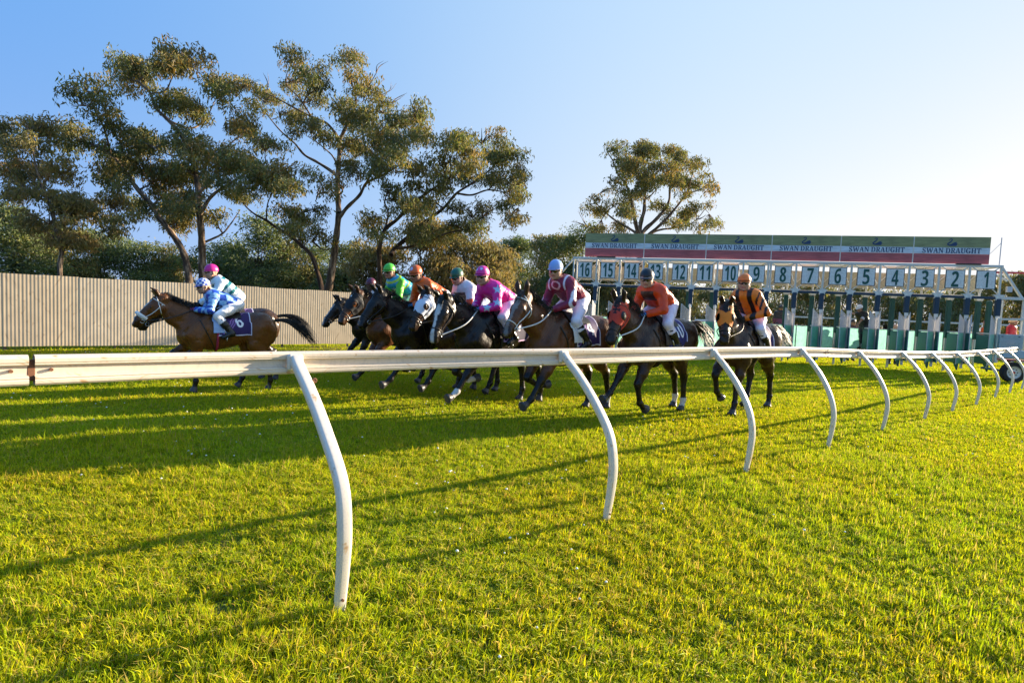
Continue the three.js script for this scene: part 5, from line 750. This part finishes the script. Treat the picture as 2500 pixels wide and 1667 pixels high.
// a gum tree: limbs and leaf masses read off the photograph as pixels, each at a distance of its own around the tree's
function gumTree({ label, depth, seed, map, limbs, puffs, kind = 'olive', density = 7.6, size = 1, spread = 3.5, bark = barkM, bare = [] }) {
  const R = rng(seed), b0 = map(...limbs[0].p[0]), base = at(b0[0], b0[1], depth), g = thing('gum_tree', label, 'tree', [base[0], 0, base[2]], 0, 'gum trees beyond the track');
  const scale = depth / FOCAL, rel = (p, d) => { const q = at(...map(...p), d); return [q[0] - base[0], q[1], q[2] - base[2]]; }, nodes = [], metre = map.k * scale;
  limbs.forEach((l, i) => {
    let d0 = 0; if (i) { let best = 1e9; for (const n of nodes) { const q = hypot(n.p[0] - l.p[0][0], n.p[1] - l.p[0][1]); if (q < best) { best = q; d0 = n.d; } } }
    const d1 = d0 + (R() - 0.5) * 2 * spread * (i ? 1 : 0.3), n = l.p.length, pts = l.p.map((p, k) => { const d = d0 + (d1 - d0) * k / (n - 1); nodes.push({ p, d, r: l.r[0] + (l.r[1] - l.r[0]) * k / (n - 1) }); return rel(p, depth + d); });
    if (!i) pts.unshift([pts[0][0] + (pts[0][0] - pts[1][0]) * 0.2, -0.2, pts[0][2]]);
    mesh(i ? 'branch' : 'trunk', tube(pts, (t) => (l.r[0] + (l.r[1] - l.r[0]) * t) * 0.66 * (1 + 0.08 * sin(t * 40 + i)) * (i ? 1 : 1 + 0.5 * max(0, 0.12 - t) / 0.12), n * 5, 8), bark, g);
  });
  const near = (p) => { let best = 1e9, b = nodes[0]; for (const n of nodes) { const q = hypot(n.p[0] - p[0], (n.p[1] - p[1]) * 1.0) + (n.p[1] < p[1] ? 60 : 0); if (q < best) { best = q; b = n; } } return b; };
  const spots = [], twigs = [], tint = new THREE.Color();
  const fill = (p, rx, ry, d) => {
    const c = rel(p, depth + d), X = rx * metre, Y = ry * metre, Z = (X + Y) * 0.55, n = round(PI * X * Y * density / (size * size)), hue = R();
    const subs = max(3, round(n / 26)), S = []; for (let k = 0; k < subs; k++) { const a = R() * 2 * PI, u = R() * 1.7 - 0.75, q = sqrt(max(0, 1 - u * u)), r = 0.35 + 0.65 * R(); S.push([X * q * cos(a) * r, Y * u * r * 1.15, Z * q * sin(a) * r, R()]); }
    const w = 0.42 * sqrt(3 / subs + 0.25), M = (X + Y) * 0.5;
    for (let i = 0; i < n; i++) {
      const t = S[floor(R() * subs)], a = R() * 2 * PI, u = R() * 1.6 - 0.6, q = sqrt(max(0, 1 - u * u)), r = Math.pow(R(), 0.5) * w * M * 1.25, v = V3(c[0] + t[0] + r * q * cos(a) * 1.2, c[1] + t[1] + r * u * 0.95 - 0.35 * M * R() * R() * R(), c[2] + t[2] + r * q * sin(a) * 1.2), b = 0.62 + 0.55 * R() + 0.4 * (t[3] - 0.5);
      spots.push([v, size * (0.7 + R() * 0.6), tint.clone().setRGB(b * (0.94 + 0.5 * hue * t[3]), b, b * 0.8)]);
    }
    return c;
  };
  puffs.forEach(([x, y, rx, ry]) => {
    const nn = near([x, y]), d = nn.d + (R() - 0.5) * spread * 0.8, c = fill([x, y], rx, ry, d), a = rel(nn.p, depth + nn.d), m = a.map((v, k) => (v + c[k]) / 2 + (k === 1 ? 0.25 * abs(c[1] - a[1]) * 0.3 : (R() - 0.5) * 0.5)); 
    twigs.push(tube([a, m, c], (t) => max(0.02, min(0.07, nn.r * 0.7) * (1 - 0.7 * t)), 8, 5));
    for (let k = 0; k < 7; k++) { const e = [c[0] + (R() - 0.5) * 1.5 * rx * metre, c[1] + (R() - 0.1) * 0.9 * ry * metre, c[2] + (R() - 0.5) * rx * metre * 1.3]; twigs.push(tube([m, [(m[0] + e[0]) / 2, (m[1] + e[1]) / 2 + 0.1, (m[2] + e[2]) / 2], e], (t) => 0.042 * (1 - 0.75 * t), 5, 4)); }
    if (R() < 0.7) fill([x + (R() - 0.5) * rx * 1.5, y + (R() - 0.25) * ry * 1.7], rx * 0.8, ry * 0.85, d + (R() < 0.5 ? -1 : 1) * spread * (0.6 + R() * 0.6));
  });
  for (const l of bare) { const d = near(l[0]).d; for (let k = 0; k < 3; k++) twigs.push(tube(l.map((p, i) => rel([p[0] + (k ? (R() - 0.5) * 34 * i : 0), p[1] + (k ? (R() - 0.5) * 20 * i : 0)], depth + d + i * 0.1)), (t) => 0.035 * (1 - 0.8 * t), 8, 4)); }
  const tw = mesh('twigs', join(twigs), bark, g); tw.userData = { kind: 'stuff' };
  crown(g, spots, kind);
  return g;
}
const zm = (k, ox, oy) => Object.assign((x, y) => [ox + x * k, oy + y * k], { k });
const L = (r0, r1, ...p) => ({ r: [r0, r1], p });
const m1 = zm(0.421, 0, 60), m2 = zm(0.4082, 600, 80), m3 = zm(0.2211, 1280, 320);
gumTree({ label: 'tall spreading gum tree behind the leading horses', depth: 36, seed: 101, map: m1, size: 1.05, limbs: [
  L(0.42, 0.3, [1172, 1545], [1170, 1340], [1165, 1200], [1150, 1060]), L(0.3, 0.1, [1150, 1060], [1140, 900], [1100, 740], [1040, 630], [980, 560], [900, 480], [870, 400], [800, 330]), L(0.36, 0.28, [1100, 1560], [1090, 1440], [1060, 1320], [1000, 1220], [920, 1120]), L(0.28, 0.08, [920, 1120], [880, 1050], [800, 960], [720, 850], [640, 750], [520, 690], [400, 640]),
  L(0.2, 0.06, [1160, 1100], [1220, 1000], [1300, 940], [1380, 890], [1450, 840], [1540, 800]), L(0.16, 0.05, [1150, 980], [1240, 880], [1260, 800], [1300, 720], [1400, 640]), L(0.12, 0.04, [1190, 1260], [1290, 1210], [1340, 1150], [1390, 1075]), L(0.12, 0.04, [980, 560], [1100, 600], [1180, 560], [1250, 430]), L(0.1, 0.03, [870, 400], [960, 380], [1000, 300], [1060, 250]), L(0.12, 0.04, [640, 750], [600, 600], [540, 480], [520, 400]), L(0.12, 0.04, [1100, 740], [1000, 760], [900, 720])],
  puffs: [[860, 230, 190, 80], [1060, 250, 140, 90], [1220, 290, 110, 75], [1400, 360, 110, 60], [1480, 345, 50, 30], [530, 390, 110, 90], [520, 500, 110, 50], [700, 600, 130, 75], [980, 460, 100, 60], [1100, 440, 110, 70], [1190, 540, 90, 60], [430, 670, 120, 100], [600, 730, 100, 55], [1430, 610, 150, 80], [1560, 690, 85, 55], [1350, 780, 120, 85], [1120, 680, 140, 90], [860, 720, 150, 80], [900, 880, 180, 100], [720, 820, 130, 75], [1050, 830, 150, 90], [1250, 740, 110, 80], [1540, 840, 130, 65], [960, 1000, 150, 80], [1300, 870, 110, 55], [640, 900, 80, 55], [850, 1050, 110, 65], [1100, 1000, 90, 70], [1040, 1160, 100, 80], [1240, 1120, 60, 50], [760, 330, 110, 60]] });
gumTree({ label: 'golden brown gum tree at the far left edge over the fence', depth: 31, seed: 102, map: m1, kind: 'gold', size: 0.95, limbs: [L(0.22, 0.16, [345, 1480], [345, 1380], [355, 1310], [320, 1180], [300, 1080]), L(0.15, 0.04, [300, 1080], [240, 940], [200, 800], [180, 660]), L(0.12, 0.04, [320, 1180], [420, 1120], [540, 1080], [660, 1060]), L(0.12, 0.04, [290, 1040], [160, 960], [60, 860], [10, 700]), L(0.1, 0.03, [240, 940], [280, 860], [270, 780])],
  puffs: [[190, 590, 110, 60], [30, 590, 55, 70], [150, 700, 110, 70], [60, 820, 110, 80], [250, 860, 120, 80], [300, 1000, 150, 100], [120, 940, 100, 60], [380, 1100, 170, 100], [540, 1100, 120, 80], [430, 1260, 90, 80], [20, 980, 60, 90], [250, 1140, 140, 70], [670, 1060, 100, 70], [620, 1180, 80, 60], [330, 1240, 90, 60], [10, 700, 50, 80]] });
gumTree({ label: 'tallest open gum tree with forked crown in the middle', depth: 38, seed: 103, map: m2, limbs: [
  L(0.5, 0.3, [480, 1560], [490, 1540], [520, 1380], [545, 1180], [555, 1080]), L(0.3, 0.22, [555, 1080], [550, 980], [548, 860], [560, 700], [560, 640]), L(0.22, 0.05, [560, 640], [600, 560], [650, 450], [655, 370], [620, 270], [590, 200]), L(0.18, 0.04, [548, 860], [500, 820], [420, 770], [350, 730], [290, 660], [220, 600], [150, 520], [90, 440]), L(0.16, 0.05, [560, 640], [520, 580], [480, 540], [390, 500], [310, 460], [200, 400], [120, 360]), L(0.1, 0.03, [390, 500], [340, 420], [310, 380], [240, 300], [270, 170]), L(0.22, 0.07, [555, 1110], [600, 1050], [680, 970], [720, 900], [800, 860], [870, 820], [940, 780]), L(0.13, 0.04, [720, 900], [760, 820], [800, 760], [900, 680], [1000, 600]), L(0.13, 0.04, [600, 560], [700, 480], [760, 420], [800, 380]), L(0.1, 0.03, [655, 370], [730, 320], [780, 240]), L(0.1, 0.03, [548, 800], [520, 740], [480, 700], [430, 660], [370, 620]), L(0.1, 0.04, [560, 700], [640, 640], [740, 580], [860, 500])],
  puffs: [[290, 100, 80, 36], [270, 170, 65, 45], [390, 230, 85, 55], [300, 290, 85, 45], [430, 340, 85, 55], [390, 400, 105, 45], [150, 410, 115, 45], [240, 480, 105, 50], [620, 160, 85, 50], [650, 260, 85, 36], [700, 330, 75, 42], [790, 380, 85, 45], [560, 460, 105, 60], [600, 540, 105, 55], [820, 480, 125, 60], [760, 560, 125, 55], [950, 530, 105, 60], [1020, 450, 48, 45], [900, 600, 135, 60], [1020, 640, 105, 60], [700, 660, 115, 60], [760, 740, 105, 55], [860, 720, 115, 60], [420, 620, 110, 42], [380, 540, 85, 36], [650, 780, 90, 50], [820, 800, 95, 50], [560, 900, 70, 40]],
  bare: [[[780, 240], [800, 200], [850, 170]], [[790, 380], [870, 340], [900, 300]], [[120, 360], [130, 300], [110, 250]], [[620, 200], [570, 150], [510, 130]], [[870, 420], [910, 400], [950, 370]], [[420, 1000], [440, 920], [445, 870]]] });
gumTree({ label: 'crooked gum tree leaning left beside the tallest gum', depth: 34, seed: 104, map: m2, bark: darkBarkM, limbs: [L(0.3, 0.12, [455, 1560], [450, 1520], [430, 1440], [390, 1330], [330, 1270], [260, 1210], [190, 1170], [120, 1120]), L(0.12, 0.04, [120, 1120], [60, 1090], [0, 1040], [-60, 960]), L(0.1, 0.03, [330, 1270], [300, 1180], [260, 1080]), L(0.08, 0.03, [120, 1120], [130, 1020], [170, 930]), L(0.1, 0.03, [400, 1250], [450, 1290], [500, 1300])],
  puffs: [[220, 810, 150, 60], [140, 900, 150, 65], [260, 930, 110, 50], [250, 1060, 85, 50], [340, 1120, 95, 60], [280, 1180, 115, 50], [430, 1190, 75, 50], [420, 1070, 65, 36], [-20, 960, 110, 60], [60, 860, 110, 60]] });
gumTree({ label: 'broad gum tree leaning right over the middle of the field', depth: 37, seed: 105, map: m2, bark: darkBarkM, density: 7.2, limbs: [
  L(0.34, 0.24, [800, 1560], [800, 1440], [795, 1300]), L(0.22, 0.06, [795, 1300], [830, 1180], [900, 1120], [980, 1040], [1080, 960], [1200, 880], [1320, 800], [1420, 700]), L(0.24, 0.07, [870, 1330], [880, 1300], [960, 1230], [1060, 1140], [1180, 1050], [1260, 960], [1320, 920], [1400, 870], [1480, 800]), L(0.12, 0.04, [1260, 960], [1350, 970], [1450, 940], [1560, 960], [1620, 1000]), L(0.14, 0.04, [900, 1290], [980, 1280], [1100, 1240], [1200, 1200], [1300, 1180], [1400, 1170]), L(0.1, 0.03, [830, 1180], [850, 1080], [830, 1000], [880, 920]), L(0.1, 0.03, [1080, 960], [1080, 880], [1060, 820]), L(0.1, 0.03, [795, 1300], [780, 1220], [740, 1130]), L(0.1, 0.03, [1400, 870], [1540, 830], [1640, 860])],
  puffs: [[1420, 640, 115, 60], [1260, 680, 105, 70], [1560, 730, 105, 60], [1640, 830, 65, 80], [1480, 740, 125, 70], [1340, 760, 115, 70], [1180, 760, 85, 60], [1600, 930, 85, 70], [1500, 880, 105, 60], [1380, 860, 105, 60], [1060, 820, 85, 50], [1200, 880, 105, 50], [1560, 1040, 105, 60], [1460, 1060, 95, 60], [1600, 1120, 65, 50], [1040, 920, 95, 50], [900, 1000, 105, 50], [860, 940, 85, 42], [760, 1120, 85, 60], [780, 1200, 75, 50], [1000, 1060, 95, 45], [1340, 1060, 105, 45], [1280, 1160, 135, 55], [1130, 1200, 125, 55], [1400, 1180, 105, 45], [1000, 1180, 85, 45], [1120, 1010, 80, 40]] });
gumTree({ label: 'dome shaped gum tree rising behind the billboard', depth: 52, seed: 106, map: m3, density: 10, size: 1.1, spread: 4, limbs: [
  L(0.5, 0.42, [1290, 2000], [1280, 1500], [1270, 1150]), L(0.34, 0.06, [1270, 1150], [1290, 1000], [1325, 880], [1330, 760], [1340, 600], [1330, 420], [1300, 230]), L(0.3, 0.05, [1260, 1140], [1240, 1060], [1210, 900], [1180, 750], [1130, 600], [1040, 480], [980, 330], [920, 230]), L(0.32, 0.06, [1290, 1150], [1340, 1080], [1430, 1000], [1540, 880], [1600, 770], [1610, 600], [1640, 400], [1680, 260]), L(0.26, 0.05, [1330, 1180], [1430, 1100], [1560, 980], [1680, 840], [1800, 700], [1950, 640], [2050, 570]), L(0.12, 0.04, [1330, 760], [1390, 720], [1480, 620], [1560, 540]), L(0.2, 0.05, [1240, 1130], [1200, 1100], [1100, 1040], [1000, 980], [900, 900], [800, 800], [760, 740]), L(0.16, 0.05, [1400, 1130], [1500, 1090], [1650, 1070], [1800, 1040], [1900, 980], [2000, 860]), L(0.12, 0.04, [1180, 750], [1240, 640], [1260, 480], [1240, 320]), L(0.1, 0.03, [1800, 700], [1850, 500], [1890, 330])],
  puffs: [[1230, 165, 140, 40], [1000, 205, 125, 50], [1400, 185, 145, 50], [1600, 225, 135, 60], [1720, 290, 85, 80], [1300, 300, 190, 80], [1100, 320, 135, 70], [1650, 380, 125, 70], [1330, 450, 155, 80], [1200, 420, 115, 70], [1560, 480, 115, 70], [1640, 510, 115, 50], [1900, 330, 75, 65], [1340, 580, 105, 80], [1120, 660, 105, 50], [950, 650, 55, 36], [1320, 700, 85, 50], [1780, 560, 105, 50], [1880, 600, 105, 50], [2040, 590, 65, 42], [1990, 470, 38, 26], [1780, 700, 75, 42], [800, 750, 65, 42], [860, 860, 105, 60], [720, 830, 46, 36], [1050, 800, 115, 70], [1150, 900, 105, 70], [1500, 800, 85, 50], [1850, 880, 105, 70], [1780, 960, 115, 60], [2060, 1000, 85, 55], [1680, 1000, 105, 45], [1000, 1050, 115, 45], [800, 1080, 105, 36], [1900, 1060, 85, 36], [2030, 820, 55, 36], [1600, 870, 65, 42]],
  bare: [[[740, 1080], [690, 1040], [620, 880]], [[700, 1060], [620, 1020], [520, 1000]], [[1060, 640], [960, 600], [900, 530]], [[1900, 980], [1960, 960], [2010, 930]]] });
// lower trees and scrub that close the view
{
  const ORD = ['first', 'second', 'third', 'fourth', 'fifth', 'sixth', 'seventh', 'eighth', 'ninth', 'tenth', 'eleventh', 'twelfth', 'thirteenth', 'fourteenth'];
  const rows = [
    ['deep', 'dark green tree of the low wood behind the fence, ORD from the left', [[40, 505, 105, 47], [150, 560, 85, 52], [245, 555, 75, 56], [335, 590, 75, 55], [425, 600, 65, 58], [545, 565, 75, 57], [622, 525, 78, 55], [700, 580, 72, 58], [765, 600, 62, 60], [840, 600, 62, 56]]],
    ['gold', 'golden brown scrub tree above the middle jockeys, ORD from the left', [[925, 575, 80, 50], [1025, 545, 95, 48], [1120, 560, 90, 50], [1195, 590, 70, 52]]],
    ['deep', 'dark tree left of the billboard, ORD from the left', [[1262, 588, 62, 72], [1335, 580, 62, 66], [1395, 556, 62, 62]]],
    ['olive', 'olive scrub tree seen through the stalls, ORD from the left', [[1450, 628, 62, 60], [1520, 640, 62, 62], [1590, 652, 58, 60], [1655, 690, 56, 58], [1730, 684, 66, 62], [1815, 690, 66, 58], [1900, 690, 66, 60], [1985, 696, 66, 58], [2070, 700, 70, 60], [2160, 704, 70, 58], [2250, 706, 70, 60], [2340, 700, 74, 56], [2430, 690, 74, 58], [2500, 672, 60, 52]]],
  ];
  for (const [kind, text, list] of rows) list.forEach(([px, top, hw, depth], n) => {
    const seed = round(px * 7 + depth), R = rng(seed), b = at(px, 800, depth), hz = 755 + 0.0437 * (px - 1250), metre = depth / FOCAL, H = (hz - top) * metre + EYE, W = hw * metre;
    const g = thing('scrub_tree', text.replace('ORD', ORD[n]), 'tree', [b[0], 0, b[2]], 0, 'low wood around the racecourse'), spots = [], c = new THREE.Color(), twigs = [];
    mesh('trunk', tube([[0, -0.2, 0], [0.1, H * 0.25, 0.05], [-0.1, H * 0.55, 0]], (t) => 0.22 * (1 - 0.6 * t), 10, 7), darkBarkM, g);
    for (let i = 0; i < 17; i++) {
      const v = R(), y = H * (0.18 + 0.76 * v), w = W * (0.95 - 0.62 * Math.pow(v, 2.2)), x = (R() * 2 - 1) * w * 0.85, z = (R() * 2 - 1) * w * 0.7, r = H * (0.13 + 0.09 * R()), hue = R();
      twigs.push(tube([[0, H * min(0.5, v * 0.5), 0], [x * 0.6, (y + H * 0.3) * 0.5, z * 0.6], [x, y, z]], (t) => 0.07 * (1 - 0.7 * t), 6, 5));
      const cnt = round(r * r * 8); for (let k = 0; k < cnt; k++) { const a = R() * 2 * PI, u = R() * 1.6 - 0.6, q = sqrt(max(0, 1 - u * u)), s = Math.pow(R(), 0.4), f = 0.75 + 0.5 * R() + 0.25 * (hue - 0.5); spots.push([V3(x + r * 1.25 * q * cos(a) * s, min(H * 0.99, y + r * 0.8 * u * s), z + r * 1.2 * q * sin(a) * s), 1.35 * (0.75 + R() * 0.6), c.clone().setRGB(f * (0.95 + 0.3 * hue * R()), f, f * 0.9)]); }
    }
    const tw = mesh('twigs', join(twigs), darkBarkM, g); tw.userData = { kind: 'stuff' };
    crown(g, spots, kind === 'deep' && n % 3 === 1 ? 'olive' : kind);
  });
}
// ---------------------------------------------------------------- people at the gate
function standing({ px, headY, depth, lean = 0, arms = 'down', ...o }) {
  const p = at(px, headY, depth), H = p[1] + 0.1, s = 1.72, up = max(0, H - s), y = (h) => h + up, l = (h) => lean * max(0, h - 0.9);
  const J = { pelvis: [l(0.95), y(0.95), 0], chest: [l(1.38), y(1.38), 0], head: [l(1.6) + 0.02, y(1.6), 0], sh: [[l(1.38), y(1.4), -0.19], [l(1.38), y(1.4), 0.19]], el: [[l(1.15) + 0.03, y(1.12), -0.25], [l(1.15) + 0.03, y(1.12), 0.25]], ha: [[l(1) + 0.12, y(0.88), -0.24], [l(1) + 0.12, y(0.88), 0.24]], hip: [[l(0.95), y(0.93), -0.09], [l(0.95), y(0.93), 0.09]], kn: [[0.03, y(0.5), -0.1], [0.03, y(0.5), 0.1]], an: [[-0.02, y(0.08), -0.1], [-0.02, y(0.08), 0.1]], to: [[0.12, y(0.045), -0.11], [0.12, y(0.045), 0.11]] };
  if (arms === 'reach') { J.el[0] = [l(1.3) + 0.2, y(1.2), -0.2]; J.ha[0] = [l(1.2) + 0.36, y(1.0), -0.16]; J.el[1] = [l(1.3) - 0.12, y(1.36), 0.36]; J.ha[1] = [l(1.3) - 0.1, y(1.42), 0.58]; }
  const shift = V3(-l(1.6), 0, 0).applyAxisAngle(V3(0, 1, 0), o.turn);
  return buildPerson({ ...o, J, pos: [p[0] + shift.x, 0, p[2] + shift.z], openHands: 1, longLegs: 1, topName: 'shirt', legName: 'trousers', group: 'people at the starting gate' });
}
const dark = () => 0x16161a;
standing({ px: 2101, headY: 752, depth: 20.9, lean: 0.42, arms: 'reach', turn: turnOf(75), yaw: 0, pitch: -22, seed: 41, skin: 'tan', sleeve: 0.1, helmet: () => 0xdfe6f2, peak: 0xd4dcea, jersey: (x, y, z, tg, h) => (/arm/.test(tg) && h > 0.8 ? 0xb8bcc8 : 0x141418), breeches: () => 0x2a2c38, label: 'gate attendant in white helmet and black shirt leaning down in stall five' });
standing({ px: 2083, headY: 787, depth: 22.4, turn: turnOf(10), yaw: 0, seed: 42, skin: 'tan', helmet: (p, t) => 0x241c1c, jersey: () => 0x3a1c22, breeches: dark, label: 'attendant in a dark cap standing low behind stall five' });
standing({ px: 2186, headY: 806, depth: 22.6, turn: turnOf(20), yaw: 0, seed: 43, skin: 'fair', hair: 0xd8c8a0, jersey: () => 0x3a78c8, breeches: dark, label: 'fair haired person in a blue shirt behind stall four' });
standing({ px: 2412, headY: 790, depth: 21.2, turn: turnOf(160), seed: 44, skin: 'fair', helmet: (p, t) => (abs(p) < 0.6 ? 0xe8d8d0 : 0xb01828), jersey: (x, y, z, tg) => (/arm|fore/.test(tg) ? 0xd8581c : 0x1a1418), breeches: () => 0x3458b8, label: 'person in a red cap with orange sleeves in stall one' });
standing({ px: 2473, headY: 786, depth: 20.0, turn: turnOf(-30), yaw: -20, seed: 45, skin: 'tan', helmet: (p, t) => (t > 74 ? 0xe0b890 : 0xb81c28), jersey: () => 0xc01c2c, breeches: dark, label: 'attendant in a red shirt and red cap beyond the control box' });
standing({ px: 1908, headY: 752, depth: 22.8, lean: 0.3, turn: turnOf(200), seed: 46, skin: 'tan', helmet: dark, jersey: (x, y) => (y < 1.75 ? 0x5a2448 : 0x17151c), breeches: () => 0x2c2a30, label: 'attendant in black and plum clothes bending away in stall eight' });

// ---------------------------------------------------------------- yard behind the gate
{
  const a = at(1930, 800, 33), b = at(2560, 815, 27), L2 = hypot(b[0] - a[0], b[2] - a[2]), f = thing('yard_fence', 'pale yard fence of posts and two rails behind the starting gate', 'fence', [a[0], 0, a[2]], Math.atan2(-(b[2] - a[2]), b[0] - a[0])), m = lin(0.62, 0.62, 0.62, 0.6);
  for (const y of [1.95, 1.3]) mesh('rail', box(L2, 0.09, 0.06, L2 / 2, y, 0), m, f); for (let i = 0; i <= 8; i++) mesh('post', box(0.09, 2.1, 0.09, L2 * i / 8, 1.0, -0.08), m, f);
  const w = thing('low_wall', 'low grey concrete wall beyond the yard fence', 'wall', [a[0] + 0.6, 0, a[2] - 3], Math.atan2(-(b[2] - a[2]), b[0] - a[0])), wm = lin(0.33, 0.33, 0.34, 0.9); for (let i = 0; i < 8; i++) mesh('wall_panel', box(2.36, 0.95, 0.14, 1.2 + i * 2.4, 0.47, 0, 0.02), wm, w); mesh('coping', box(19.4, 0.08, 0.2, 9.6, 0.99, 0), wm, w);
  function car(px, py, depth, turn, hex, label) {
    const p = at(px, py, depth), g = thing('parked_car', label, 'car', [p[0], 0, p[2]], turn, 'cars parked behind the gate');
    const s = new THREE.Shape([[-2.1, 0.35], [-2.15, 0.75], [-1.95, 0.92], [-1.35, 0.98], [-0.75, 1.42], [0.75, 1.45], [1.45, 1.02], [2.0, 0.9], [2.15, 0.6], [2.1, 0.35]].map((q) => new THREE.Vector2(...q))), e = new THREE.ExtrudeGeometry(s, { depth: 1.5, bevelEnabled: true, bevelSize: 0.06, bevelThickness: 0.1, bevelSegments: 2 }); e.translate(0, 0, -0.75);
    mesh('body', e, new THREE.MeshPhysicalMaterial({ color: hex, roughness: 0.35, clearcoat: 1 }), g);
    for (const sd of [-1, 1]) { const w2 = new THREE.Shape([[-1.2, 1.0], [-0.68, 1.36], [0.7, 1.38], [1.25, 1.02]].map((q) => new THREE.Vector2(...q))), q = new THREE.ExtrudeGeometry(w2, { depth: 0.02, bevelEnabled: false }); q.translate(0, 0, sd * 0.86 - 0.01); mesh('window', q, gogM, g); for (const x of [-1.3, 1.3]) { const t = new THREE.CylinderGeometry(0.33, 0.33, 0.2, 20); t.rotateX(PI / 2); t.translate(x, 0.33, sd * 0.8); mesh('wheel', t, blackM, g); } }
    const ws = bar([-1.32, 1.02, 0], [-0.8, 1.4, 0], 1.4, 0.02); ws.translate(-0.04, 0.02, 0); mesh('windscreen', ws, gogM, g);
  }
  car(1640, 775, 42, 0.5, 0x9fb4d0, 'pale blue car parked beyond stall twelve'); car(1722, 775, 46, -0.3, 0xd8d8d8, 'white car parked beyond stall eleven');
}
renderer.render(scene, camera);
